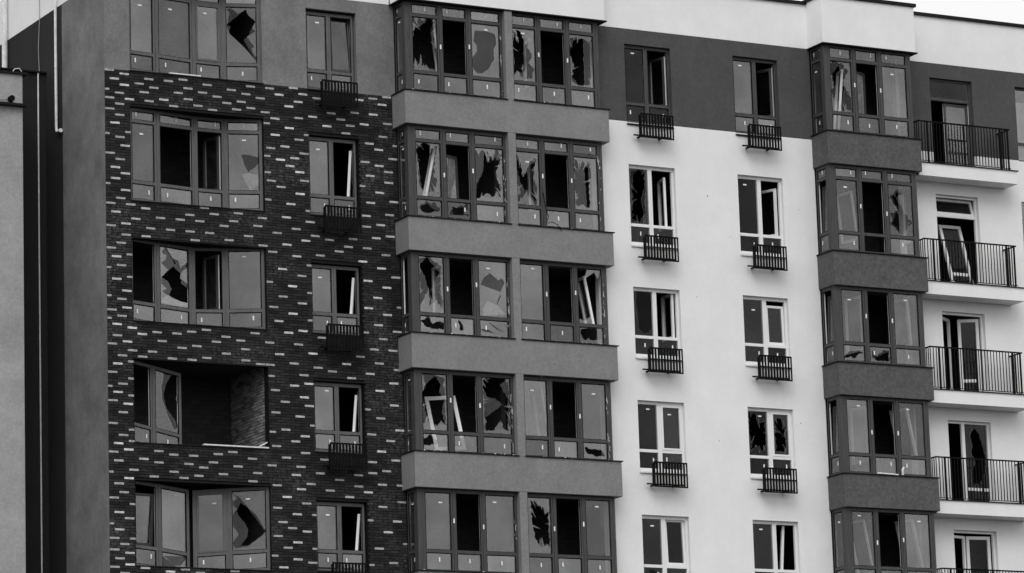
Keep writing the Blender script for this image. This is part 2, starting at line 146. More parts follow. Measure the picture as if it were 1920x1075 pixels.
def plaster(name, v, mott=.14, streak=.08, grain=.14, gs=26):
    mt, n, out = base(name)
    a = ramp(n, noise(n, 1.1, 6, .65), .3, 1-mott, .7, 1+mott)
    b = ramp(n, noise(n, 2.2, 4, .6, stretch=(1.6, 1.6, .35)), .3, 1-streak, .7, 1+streak)
    g0 = noise(n, gs, 5, .75)
    g = ramp(n, g0, .3, 1-grain, .7, 1+grain)
    f = mathn(n, 'MULTIPLY', mathn(n, 'MULTIPLY', a, b), mathn(n, 'MULTIPLY', g, v))
    bsdf(n, out, f, .95, .1, noise(n, 90, 3, .7), .35, .006)
    return mt
plaster('white_plaster', .82, .045, .012, .03)
plaster('mid_grey_plaster', .225, .10, .03, .16, 14)
plaster('mid_dark_plaster', .102, .10, .03, .34, 13)
plaster('dark_grey_plaster', .081, .10, .04, .16, 14)
plaster('recess_shade_plaster', .026, .08, .04, .08); plaster('side_dark_plaster', .030, .10, .05, .10)
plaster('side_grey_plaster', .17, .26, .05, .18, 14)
plaster('pale_concrete', .36, .16, .03, .14, 14)
plaster('corner_grey_plaster', .185, .20, .03, .20, 14)
def film(name, v, scuff=.25, var=1.0, rough=.5, spec=.3):
    mt, n, out = base(name)
    a = ramp(n, noise(n, 5, 5, .7, stretch=(6, 6, .6)), .25, 1-.35*var, .75, 1+.4*var)
    s = ramp(n, noise(n, 17, 6, .8), .67, 0, .78, scuff)
    bsdf(n, out, mathn(n, 'ADD', mathn(n, 'MULTIPLY', a, v), mathn(n, 'MULTIPLY', s, .5)), rough, spec)
    return mt
film('dark_frame', .056, .40); film('grey_frame', .105, .30)
film('sill_metal', .013, .05, 1, .65, .12)
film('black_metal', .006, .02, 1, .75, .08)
film('white_frame', .80, 0, .12)
def dirty_white(name):
    mt, n, out = base(name)
    a = ramp(n, noise(n, 9, 5, .7), .35, .60, .6, .80)
    bsdf(n, out, a, .5, .3)
dirty_white('white_trim'); dirty_white('white_pipe')
def plain(name, v, rough=.7):
    mt, n, out = base(name); a = ramp(n, noise(n, 6, 5, .7), .3, v*.75, .7, v*1.25)
    bsdf(n, out, a, rough, .2)
plain('sticker_white', .85); plain('glass_edge', .6, .3); plain('room_dark', .05); plain('asphalt', .05); plain('lintel_shade', .008)  # pale glass edges: highlights of broken rims put into the colour
def room_brick(name, v1, v2, sx=.25):
    mt, n, out = base(name)
    tc = N(n, 'ShaderNodeNewGeometry'); mp = N(n, 'ShaderNodeVectorMath', operation='MULTIPLY')
    sp = N(n, 'ShaderNodeSeparateXYZ'); n.links.new(tc.outputs['Position'], sp.inputs[0])
    cb = N(n, 'ShaderNodeCombineXYZ'); n.links.new(mathn(n, 'ADD', sp.outputs[0], sp.outputs[1]), cb.inputs[0]); n.links.new(sp.outputs[2], cb.inputs[1])
    t = N(n, 'ShaderNodeTexBrick'); t.inputs['Scale'].default_value = 1; t.inputs['Brick Width'].default_value = .26; t.inputs['Row Height'].default_value = .12
    t.inputs['Mortar Size'].default_value = .012
    for i, v in ((1, v1), (2, v1*.7), (3, v2)): t.inputs[i].default_value = (v, v, v, 1)
    n.links.new(cb.outputs[0], t.inputs[0])
    b = bsdf(n, out, .5, .95, .1); n.links.new(t.outputs[0], b.inputs['Base Color'])
room_brick('room_brick', .052, .034)
def brick_mat(name, light):
    mt, n, out = base(name)
    at = N(n, 'ShaderNodeAttribute'); at.attribute_name = 'tone'
    tone = at.outputs['Fac']
    if light:
        oi = N(n, 'ShaderNodeObjectInfo')
        f = ramp(n, noise(n, 30, 4, .7, stretch=(.35, 1, 1.6)), .3, .20, .62, .72)
        f = mathn(n, 'MULTIPLY', f, ramp(n, oi.outputs['Random'], 0, .62, 1, 1.2))
        dim = N(n, 'ShaderNodeAttribute'); dim.attribute_name = 'dim'; dim.attribute_type = 'OBJECT'
        f = mathn(n, 'MULTIPLY', f, mathn(n, 'SUBTRACT', 1, mathn(n, 'MULTIPLY', dim.outputs['Fac'], .72)))
    else:
        sm = ramp(n, noise(n, .5, 4, .6), .50, 0, .66, 1)
        sm2 = ramp(n, noise(n, 11, 5, .8), .46, 0, .72, .13)
        f = mathn(n, 'ADD', mathn(n, 'MULTIPLY', tone, ramp(n, noise(n, 22, 4, .7), .3, .7, .7, 1.3)), mathn(n, 'MULTIPLY', sm, sm2))
    bsdf(n, out, f, .8, .25, noise(n, 60, 3, .6), .3, .004)
brick_mat('brick_light', True); brick_mat('brick_dark', False); plain('mortar', .005, .95)
def inner_brick(name):
    mt, n, out = base(name)
    at = N(n, 'ShaderNodeAttribute'); at.attribute_name = 'tone'
    bsdf(n, out, mathn(n, 'MULTIPLY', at.outputs['Fac'], ramp(n, noise(n, 18, 4, .7), .3, .6, .7, 1.4)), .9, .1, noise(n, 40, 3, .6), .5, .006)
inner_brick('brick_inner')
def glass(name, k, dirt_diffuse=.02, rough=.01):
    mt, n, out = base(name)
    fr = N(n, 'ShaderNodeFresnel'); fr.inputs[0].default_value = 1.5
    fac = mathn(n, 'MULTIPLY', fr.outputs[0], 1.85*k, True)
    oi = N(n, 'ShaderNodeObjectInfo')
    fac = mathn(n, 'MULTIPLY', fac, ramp(n, noise(n, .9, 3, .5), .35, .82, .65, 1.14), True)
    fac = mathn(n, 'MULTIPLY', fac, ramp(n, oi.outputs['Random'], 0, .60, 1, 1.40), True)
    tr = N(n, 'ShaderNodeBsdfTransparent'); tr.inputs[0].default_value = (.95, .95, .95, 1)
    gl = N(n, 'ShaderNodeBsdfGlossy'); gl.inputs[0].default_value = (1, 1, 1, 1); gl.inputs['Roughness'].default_value = rough
    mx = N(n, 'ShaderNodeMixShader'); n.links.new(fac, mx.inputs[0]); n.links.new(tr.outputs[0], mx.inputs[1]); n.links.new(gl.outputs[0], mx.inputs[2])
    df = N(n, 'ShaderNodeBsdfDiffuse'); df.inputs[0].default_value = (.4, .4, .4, 1)
    df.inputs[0].default_value = (.6, .6, .6, 1) if dirt_diffuse > .05 else (.4, .4, .4, 1)
    mx2 = N(n, 'ShaderNodeMixShader')
    d = mathn(n, 'ADD', mathn(n, 'MULTIPLY', ramp(n, noise(n, 7, 6, .75, stretch=(1, 1, .5)), .45, 0, .8, 1), min(.25, dirt_diffuse*3)), dirt_diffuse*(.3 if dirt_diffuse < .05 else 1.6))
    n.links.new(d, mx2.inputs[0]); n.links.new(mx.outputs[0], mx2.inputs[1]); n.links.new(df.outputs[0], mx2.inputs[2])
    n.links.new(mx2.outputs[0], out.inputs[0])
glass('glass', 1.72, .03); glass('glass_inner', .6, .02); glass('glass_bright', 1.75, .04); glass('glass_bright_inner', .7, .02); glass('glass_dark', .32, .006); glass('glass_dark_inner', .13, .004)
glass('glass_dusty', 1.5, .16); glass('glass_dusty_inner', .6, .10); glass('glass_clear', 1.55, .03); glass('glass_clear_inner', .4, .01)  # first two glasses: strong pale diffuse mixed over the pane

# ------------------------------------------------------------------ mesh helpers
WL = {}                                                     # world location of every built object
class MB:
    def __init__(s): s.v, s.f, s.m, s.t = [], [], [], []
    def quad(s, a, b, c, d, mi=0, tone=0.):
        k = len(s.v); s.v += [Vector(a), Vector(b), Vector(c), Vector(d)]; s.f.append((k, k+1, k+2, k+3)); s.m.append(mi); s.t.append(tone)
    def ob(s, o, U, V, W, mi=0, tone=0., skip=()):
        """box from corner o along U, V, W"""
        o, U, V, W = Vector(o), Vector(U), Vector(V), Vector(W)
        p = [o, o+U, o+U+V, o+V, o+W, o+U+W, o+U+V+W, o+V+W]; k = len(s.v); s.v += p
        flip = U.cross(V).dot(W) < 0
        for j, q in enumerate(((0,3,2,1), (4,5,6,7), (0,1,5,4), (1,2,6,5), (2,3,7,6), (3,0,4,7))):
            if j in skip: continue
            s.f.append(tuple(k+i for i in (reversed(q) if flip else q))); s.m.append(mi); s.t.append(tone)
    def box(s, x0, x1, y0, y1, z0, z1, mi=0, tone=0., skip=()):
        s.ob((x0, y0, z0), (x1-x0, 0, 0), (0, y1-y0, 0), (0, 0, z1-z0), mi, tone, skip)
    def tube(s, pts, r, seg=10, mi=0):
        rings = []
        for i, p in enumerate(pts):
            p = Vector(p); d = (Vector(pts[min(i+1, len(pts)-1)]) - Vector(pts[max(i-1, 0)])).normalized()
            a = d.cross(Vector((.31, .52, .79))).normalized(); b = d.cross(a)
            k = len(s.v); s.v += [p + (a*math.cos(2*math.pi*j/seg) + b*math.sin(2*math.pi*j/seg))*r for j in range(seg)]; rings.append(k)
        for k0, k1 in zip(rings, rings[1:]):
            for j in range(seg):
                q = (j+1) % seg; s.f.append((k0+j, k0+q, k1+q, k1+j)); s.m.append(mi); s.t.append(0)
        for k in (rings[0], rings[-1]): s.f.append(tuple(k+j for j in range(seg))); s.m.append(mi); s.t.append(0)
    def build(s, name, mats, parent=None, label=None, kind=None, bevel=0, tone=False, org=None, **kw):
        if org is None:
            xs = [v.x for v in s.v]; ys = [v.y for v in s.v]; zs = [v.z for v in s.v]
            org = Vector(((min(xs)+max(xs))/2, (min(ys)+max(ys))/2, min(zs)))
        me = bpy.data.meshes.new(name); me.from_pydata([v-org for v in s.v], [], s.f)
        for q in ([mats] if isinstance(mats, str) else mats): me.materials.append(MATS[q])
        me.polygons.foreach_set('material_index', s.m)
        if tone:
            at = me.attributes.new('tone', 'FLOAT', 'FACE'); at.data.foreach_set('value', s.t)
        me.update()
        return link(name, me, org, parent, label, kind, bevel, **kw)
def link(name, me, org, parent=None, label=None, kind=None, bevel=0, cat=None, group=None):
    o = bpy.data.objects.new(name, me); C.objects.link(o); WL[o] = Vector(org)
    o.parent = parent; o.location = Vector(org) - (WL[parent] if parent else Vector())
    if label: o['label'] = label
    if kind: o['kind'] = kind
    if cat: o['category'] = cat
    if group: o['group'] = group
    if bevel:
        b = o.modifiers.new('bevel', 'BEVEL'); b.width = bevel; b.segments = 2; b.limit_method = 'ANGLE'
    return o
def empty(name, org, label, cat, group=None): return link(name, None, org, None, label, None, 0, cat, group)

def panel(mb, y0, y1, x0, x1, z0, z1, holes, mi=0):
    """wall slab in the XZ plane from y0 (front) to y1 (back) with rectangular openings"""
    hs = [(max(a, x0), min(b, x1), max(c, z0), min(d, z1)) for a, b, c, d in holes if a < x1 and b > x0 and c < z1 and d > z0]
    X = sorted({x0, x1} | {v for h in hs for v in h[:2]}); Z = sorted({z0, z1} | {v for h in hs for v in h[2:]})
    solid = lambda a, c: not any(h[0] <= a <= h[1] and h[2] <= c <= h[3] for h in hs)
    g = [[solid((X[i]+X[i+1])/2, (Z[j]+Z[j+1])/2) for j in range(len(Z)-1)] for i in range(len(X)-1)]
    for i in range(len(X)-1):
        for j in range(len(Z)-1):
            if not g[i][j]: continue
            a, b, c, d = X[i], X[i+1], Z[j], Z[j+1]
            mb.quad((a,y0,c), (b,y0,c), (b,y0,d), (a,y0,d), mi); mb.quad((b,y1,c), (a,y1,c), (a,y1,d), (b,y1,d), mi)
            if i == 0 or not g[i-1][j]: mb.quad((a,y1,c), (a,y0,c), (a,y0,d), (a,y1,d), mi)
            if i == len(X)-2 or not g[i+1][j]: mb.quad((b,y0,c), (b,y1,c), (b,y1,d), (b,y0,d), mi)
            if j == 0 or not g[i][j-1]: mb.quad((a,y1,c), (b,y1,c), (b,y0,c), (a,y0,c), mi)
            if j == len(Z)-2 or not g[i][j+1]: mb.quad((a,y0,d), (b,y0,d), (b,y1,d), (a,y1,d), mi)

# ------------------------------------------------------------------ ground
GZ = -23.45
g = MB(); g.quad((-1500,-1500,GZ), (1500,-1500,GZ), (1500,1500,GZ), (-1500,1500,GZ)); g.build('ground', 'asphalt', kind='structure')

# ------------------------------------------------------------------ the apartment building: walls
bld = empty('apartment_building', (10, 0, GZ), 'damaged apartment block with dark brick face, grey bays, white walls and shattered windows', 'building')
bwin = [(0, 3.6, SILL[r], [9, 2.404, -.918, -3.917, -6.891][r]) for r in range(1, 5)]
swin = [(4.835, 6.24, WIN['S%d' % (r+1)]['z0'], WIN['S%d' % (r+1)]['top']+.05) for r in range(5)]
b1 = [(0, 3.6, 3.284, 5.69)]
XL = -.675
q = MB(); panel(q, .012, .26, XL+.004, 7.32, GZ, 3.255, bwin + swin)
facing = q.build('brick_facing', 'mortar', bld, 'dark brick facing dotted with pale bricks')
q = MB(); panel(q, .018, .26, XL+.004, 7.32, 3.265, 5.70, b1 + swin); q.build('plaster_wall', 'corner_grey_plaster', bld, 'grey plastered wall above the dark brick')
q = MB(); q.box(XL+.004, 7.2, .018, .26, 5.704, 7.05); q.build('plaster_wall', 'white_plaster', bld, 'white plastered top band')
uv = [(13.975, 15.38, WIN['U%d' % (r+1)]['z0'], WIN['U%d' % (r+1)]['top']) for r in range(5)] + [(17.315, 18.72, WIN['V%d' % (r+1)]['z0'], WIN['V%d' % (r+1)]['top']) for r in range(5)]
DTOP = [5.28, 2.0, -1.265, -4.265, -7.25]; DBOT = [2.68, -.60, -3.57, -6.57, -9.57]
dd = [(23.65, 25.05, DBOT[r], DTOP[r]) for r in range(5)] + [(26.5, 27.9, [3.15, -.12, -3.1, -6.1, -9.1][r], DTOP[r]) for r in range(5)]
for x0, x1, top, hs, w in ((12.99, 19.75, 6.92, uv, 'between the bays'), (22.575, 34, 7.01, dd, 'behind the balconies')):
    q = MB(); panel(q, -.25, 0, x0, x1, GZ, 3.168, hs); q.build('plaster_wall', 'white_plaster', bld, 'white plastered wall ' + w)
    q = MB(); panel(q, -.25, 0, x0, x1, 3.172, 5.688, hs); q.build('plaster_wall', 'dark_grey_plaster', bld, 'dark grey band of plaster ' + w)
    q = MB(); q.box(x0, x1, -.25, 0, 5.692, top); q.build('plaster_wall', 'white_plaster', bld, 'white plastered parapet ' + w)
    q = MB(); q.box(x0, x1, -.31, .1, top+.002, top+.085); q.build('roof_coping', 'sill_metal', bld)
# side wall turning away to the left
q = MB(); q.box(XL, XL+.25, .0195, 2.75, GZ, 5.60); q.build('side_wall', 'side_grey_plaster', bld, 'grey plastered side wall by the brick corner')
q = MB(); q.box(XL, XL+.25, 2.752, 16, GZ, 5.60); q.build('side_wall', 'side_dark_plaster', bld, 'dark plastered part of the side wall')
q = MB(); q.box(XL, XL+.25, .0195, 16, 5.602, 7.049); q.build('side_wall', 'white_plaster', bld, 'white top of the side wall')
q = MB(); q.box(XL-.05, XL+.3, -.05, 16, 7.052, 7.13); q.build('roof_coping', 'sill_metal', bld)
# roof and rear
q = MB(); q.box(XL+.26, 34, .3, 12, 6.5, 6.6); q.build('roof', 'room_dark', bld)
q = MB(); q.box(XL+.26, 34, 12.02, 12.2, GZ, 6.6); q.build('rear_wall', 'pale_concrete', bld)

# bays: parapets, piers, caps, white heads
AT = [3.285, .005, -2.977, -5.98, -8.98]; AB = [2.425, -.86, -3.865, -6.88, -9.88]
CT = [3.25, -.03, -3.04, -6.02, -9.02]; CB = [2.37, -.95, -3.91, -6.9, -9.9]
for r in range(5):
    q = MB(); q.box(7.217, 13.154, -.736, .05, AB[r], AT[r]); q.build('bay_parapet', 'mid_grey_plaster', bld, bevel=.012)
    head = 5.69 if r == 0 else AB[r-1]
    q = MB(); q.box(10.15, 10.37, -.734, -.40, AT[r]+.001, head-.001); q.build('bay_pier', 'mid_grey_plaster', bld)
    q = MB(); z0, z1 = AT[r]+.002, AT[r]+.024
    q.box(7.185, 10.175, -.77, -.595, z0, z1); q.box(7.185, 7.325, -.594, .0, z0, z1); q.box(10.345, 13.19, -.77, -.595, z0, z1); q.box(13.0, 13.19, -.594, -.255, z0, z1)
    q.build('window_sill', 'sill_metal', bld)
    q = MB(); q.box(19.708, 22.712, -1.03, -.2, CB[r], CT[r]); q.build('bay_parapet', 'mid_dark_plaster', bld, bevel=.012)
    q = MB(); z0, z1 = CT[r]+.002, CT[r]+.024
    q.box(19.675, 22.75, -1.065, -.92, z0, z1); q.box(19.675, 19.775, -.919, -.252, z0, z1); q.box(22.585, 22.75, -.919, -.252, z0, z1)
    q.build('window_sill', 'sill_metal', bld)
for x0, x1, yf, yb, top in ((7.217, 13.135, -.736, .0, 7.05), (19.708, 22.70, -1.03, -.2, 6.97)):
    q = MB(); q.box(x0, x1, yf, yb, 5.692, top); q.build('bay_head', 'white_plaster', bld, bevel=.01)
    q = MB(); q.box(x0-.03, x1+.05, yf-.03, yb, 5.662, 5.69); q.build('head_flashing', 'sill_metal', bld)
    q = MB(); q.box(x0-.04, x1+.06, yf-.05, yb+.3, top+.002, top+.09); q.build('roof_coping', 'sill_metal', bld)
q = MB(); q.box(20.6, 22.1, -.6, .3, 7.07, 7.16); q.build('roof_coping', 'sill_metal', bld)

q = MB(); q.box(7.30, 13.0, -.55, .2, GZ, -9.9); q.build('bay_base', 'mid_grey_plaster', bld)
q = MB(); q.box(19.76, 22.57, -.85, .0, GZ, -9.92); q.build('bay_base', 'mid_dark_plaster', bld)
# rooms behind the openings
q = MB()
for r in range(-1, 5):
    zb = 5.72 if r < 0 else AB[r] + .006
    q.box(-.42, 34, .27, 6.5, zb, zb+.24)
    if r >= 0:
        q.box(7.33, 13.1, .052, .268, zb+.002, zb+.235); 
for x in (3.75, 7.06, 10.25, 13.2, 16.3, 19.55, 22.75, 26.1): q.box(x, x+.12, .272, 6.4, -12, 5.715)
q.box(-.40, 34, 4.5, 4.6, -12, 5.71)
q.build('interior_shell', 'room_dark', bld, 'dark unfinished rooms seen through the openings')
for x0, x1, y in ((-.40, 3.62, 2.3), (7.2, 10.2, 1.5), (10.4, 13.15, 1.5), (19.8, 22.7, 1.2)):
    for r in range(5):
        zb = AB[r] + .25; zt = (5.71 if r == 0 else AB[r-1])
        q = MB(); q.box(x0, x1, y, y+.1, zb, zt); q.build('loggia_wall', 'room_brick', bld)

# ------------------------------------------------------------------ bricks of the facing
pz, px = BR['pz'], BR['px']; BL, BH = 2*px-.012, pz-.012
LH = .051                                                   # the pale bricks read slimmer: their edges are pointed over
light = {(k, i): d for k, i, d in LIGHT}
openings = bwin + swin
def clip_brick(x0, x1, z0, z1):
    out = [(x0, x1)]
    for a, b, c, d in openings:
        if z1 > c+.02 and z0 < d-.01:
            nxt = []
            for u0, u1 in out:
                if u1 <= a or u0 >= b: nxt.append((u0, u1)); continue
                if u0 < a: nxt.append((u0, a))
                if u1 > b: nxt.append((b, u1))
            out = nxt
    return [(max(a, XL+.002), min(b, 7.318)) for a, b in out if min(b, 7.318)-max(a, XL+.002) > .03]
single, rest = [], MB()
kmin, kmax = int(-12.6/pz), int((3.262-BR['oz'])/pz)
for k in range(kmin, kmax+1):
    zc = BR['oz'] + k*pz
    for i in range(-8, 60):
        if (k+i) % 2 != BR['par']: continue
        xc = BR['ox'] + i*px
        for a, b in clip_brick(xc-BL/2, xc+BL/2, zc-BH/2, zc+BH/2):
            f = light.get((k, i))
            if f is None and zc < -9.25 and rnd.random() < .13: f = 0
            if f is not None: single.append((a, b, zc, f)); continue
            dy = rnd.uniform(-.004, .002)
            rest.box(a, b, dy, .0125, zc-BH/2, zc+BH/2, 0, .0145*rnd.uniform(.5, 1.7), skip=(4,))
single.sort(key=lambda s: (s[3], -(s[1]-s[0]), abs(s[2]+3)))
meshes = {}
for a, b, zc, f in single[:300]:
    key = (round(b-a, 2), rnd.randrange(4))
    org = Vector(((a+b)/2, 0, zc-BH/2))
    if key not in meshes:
        q = MB(); w = key[0]/2-.003; q.box(-w, w, -.004-.002*key[1], .0125, (BH-LH)/2, (BH+LH)/2)
        o = q.build('brick', 'brick_light', facing, org=Vector()); meshes[key] = o.data
        o.location = org - WL[facing]
    else:
        o = bpy.data.objects.new('brick', meshes[key]); C.objects.link(o); o.parent = facing; o.location = org - WL[facing]
    o['dim'] = float(f)
lm = MB()
for a, b, zc, f in single[300:]: lm.box(a+.003, b-.003, -.004, .0125, zc-LH/2, zc+LH/2)
o = lm.build('pale_brickwork', 'brick_light', facing, kind='stuff'); o['dim'] = .6
rest.build('dark_brickwork', 'brick_dark', facing, kind='stuff', tone=True)
# metal sills in the brick; near-black heads with the lintel shade painted in
for a, b, c, d in openings + b1:
    q = MB(); q.box(a-.01, b+.01, -.03, .10, c-.022, c-.002); q.build('window_sill', 'sill_metal', bld)
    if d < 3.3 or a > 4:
        q = MB(); q.box(a+.002, b-.002, .006, .2, d-.03, d-.002); q.build('lintel_shade', 'lintel_shade', bld)
# bare brick side wall inside the loggias of the brick front
for r in range(5):
    zb = AB[r] + .25; zt = 5.71 if r == 0 else AB[r-1] - .002
    if r == 3:
        q = MB(); q.box(3.635, 3.745, .262, 2.29, zb, zt); lw = q.build('loggia_wall', 'mortar', bld, 'bare brick side wall of the loggia with the missing glazing')
        ib = MB(); n_ = 0; zz = SILL[3]-.02; row = 0
        shared = None
        while zz < zt-.05:
            yy = .262 - (.13 if row % 2 else 0)
            while yy < 2.25:
                y0, y1 = max(yy, .264), min(yy+.25, 2.28)
                if y1-y0 > .04:
                    ib2 = MB(); jit = rnd.uniform(-.008, .006)
                    ib2.box(3.605+jit, 3.6345, y0, y1, zz, zz+.058, 0, rnd.uniform(.12, .36))
                    ib2.build('brick', 'brick_inner', lw, tone=True); n_ += 1
                yy += .262
            zz += .075; row += 1
    else:
        q = MB(); q.box(3.635, 3.745, .262, 2.29, zb, zt); q.build('loggia_wall', 'room_brick', bld)

# ------------------------------------------------------------------ glazing
def jag(poly, amp):
    out = []
    for i, p in enumerate(poly):
        a, b = Vector(p), Vector(poly[(i+1) % len(poly)]); out.append(a); L = (b-a).length
        if L < .07: continue
        n = max(1, int(L/.09)); pr = Vector((-(b-a).y, (b-a).x)) / L
        for j in range(1, n+1):
            t = (j + rnd.uniform(-.3, .3))/(n+1); out.append(a.lerp(b, t) + pr*(1 if j % 2 else -1)*rnd.uniform(.2, 1)*amp*min(1, L*4))
    return out
def glass_layer(mb, P, rect, holes, depth, edge=True, mi=0):
    """sheet over rect with holes; P maps (u,v,depth) to space"""
    u0, u1, v0, v1 = rect; e = .004
    loops = [[Vector((u0, v0)), Vector((u1, v0)), Vector((u1, v1)), Vector((u0, v1))]]
    for h in holes:
        lp = [Vector((min(max(p.x, u0+e), u1-e), min(max(p.y, v0+e), v1-e))) for p in h]
        lp2 = [lp[0]]
        for p in lp[1:]:
            if (p-lp2[-1]).length > .003: lp2.append(p)
        if len(lp2) > 2: loops.append(lp2)
    flat = [p for l in loops for p in l]
    tris = tessellate_polygon([[Vector((p.x, p.y, 0)) for p in l] for l in loops])
    k = len(mb.v); mb.v += [P(p.x, p.y, depth) for p in flat]
    for t in tris:
        a, b, c = (flat[i] for i in t)
        if (b-a).x*(c-a).y-(b-a).y*(c-a).x < 0: t = t[::-1]
        mb.f.append(tuple(k+i for i in t)); mb.m.append(mi); mb.t.append(0)
    if edge:
        for l in loops[1:]:
            for i, p in enumerate(l):
                n = l[(i+1) % len(l)]
                if any(abs(p.x-x) < .006 and abs(n.x-x) < .006 for x in (u0, u1)) or any(abs(p.y-y) < .006 and abs(n.y-y) < .006 for y in (v0, v1)): continue
                mb.quad(P(p.x, p.y, depth), P(n.x, n.y, depth), P(n.x, n.y, depth+.006), P(p.x, p.y, depth+.006), 1)
def splinters(mb, P, poly, rect):
    n = len(poly); cx = sum(p.x for p in poly)/n; cy = sum(p.y for p in poly)/n
    ext = max((p-Vector((cx, cy))).length for p in poly)
    if ext < .40: return
    for j in range(int(7+ext*9)):
        i = rnd.randrange(n); a = poly[i].lerp(poly[(i+1) % n], rnd.random())
        a = Vector((min(max(a.x, rect[0]+.012), rect[1]-.012), min(max(a.y, rect[2]+.012), rect[3]-.012)))
        d = Vector((cx, cy)) - a
        if d.length < .08: continue
        d.normalize(); d = Matrix.Rotation(rnd.uniform(-.5, .5), 2) @ d; w = rnd.uniform(.012, .035); pr = Vector((-d.y, d.x)); L = rnd.uniform(.05, .20)*min(1.3, ext/.4)
        pts = [a-pr*w-d*.02, a+pr*w-d*.02, a+d*L+pr*w*rnd.uniform(-.6, .6)]
        if all(rect[0] < p.x < rect[1] and rect[2] < p.y < rect[3] for p in pts): shard(mb, P, [(p.x, p.y) for p in pts], .019)
def shard(mb, P, poly, depth):
    k = len(mb.v); mb.v += [P(p[0], p[1], depth) for p in poly]
    for t in tessellate_polygon([[Vector((p[0], p[1], 0)) for p in poly]]):
        a, b, c = (Vector(poly[i]) for i in t)
        if (b-a).x*(c-a).y-(b-a).y*(c-a).x < 0: t = t[::-1]
        mb.f.append(tuple(k+i for i in t)); mb.m.append(0); mb.t.append(0)
    for i in range(len(poly)):
        p, n = poly[i], poly[(i+1) % len(poly)]
        mb.quad(P(p[0], p[1], depth), P(n[0], n[1], depth), P(n[0], n[1], depth+.006), P(p[0], p[1], depth+.006), 1)
def inside(p, poly):
    c = False
    for i in range(len(poly)):
        a, b = poly[i], poly[i-1]
        if (a[1] > p[1]) != (b[1] > p[1]) and p[0] < (b[0]-a[0])*(p[1]-a[1])/(b[1]-a[1])+a[0]: c = not c
    return c
OPEN = {'A1 1 1','A2 1 1','A3 1 1','A4 1 1','A5 1 1','P1 1 1','P2 1 1','P3 1 1','P4 1 1','P5 1 1','P3 2 1',
        'C1 1 1','C2 1 1','C2 1 0','C3 1 1','C4 1 1','C5 1 1','B2 1 1','B2 2 1','B3 0 1','B3 2 1','B4 0 1','B5 0 1',
        'S1 1 1','S2 1 1','S3 1 1','S4 1 1','S5 1 1','U1 1 1','U2 1 1','U3 1 1','U5 1 1','V1 1 1','V2 1 1','V3 1 1','V5 1 1','L3 0 1','K2 0 1','K3 0 1','K4 0 1'}
HOLE['V4 0 1'] = [(l, [(.08,1.72),(.3,1.7),(.45,1.45),(.6,1.5),(.62,.95),(.55,.75),(.4,.66),(.3,.85),(.12,.66),(.15,.9),(.09,1.2)]) for l in 'oi']
HOLE['V4 1 1'] = [(l, [(.2,.7),(.3,.72),(.46,.68),(.54,.9),(.48,1.2),(.55,1.35),(.4,1.58),(.25,1.62),(.17,1.5)]) for l in 'oi']
HOLE['U5 0 0'] = [('o', [(.2,.42),(.35,.44),(.45,.38),(.55,.43),(.5,.3),(.3,.28)])]
SASH = {'B1 2 1','B5 2 1','U4 1 1','V4 1 1'}
stick = {}
def sticker(win, P, u, v, w, h, d=-.004):
    q = MB(); q.quad(P(u, v, d), P(u+w, v, d), P(u+w, v+h, d), P(u, v+h, d)); q.build('sticker', 'sticker_white', win)
def frame_bars(mb, P, u0, u1, v0, v1, d0=0, t=.07):
    """one bar: dark outside, white inside"""
    o = P(u0, v0, d0); mb.ob(o, P(u1, v0, d0)-o, P(u0, v1, d0)-o, P(u0, v0, d0+t*.5)-o, 0)
    o = P(u0, v0, d0+t*.5+.002); mb.ob(o, P(u1, v0, d0)-P(u0, v0, d0), P(u0, v1, d0)-P(u0, v0, d0), P(u0, v0, t*.5)-P(u0, v0, 0), 1)
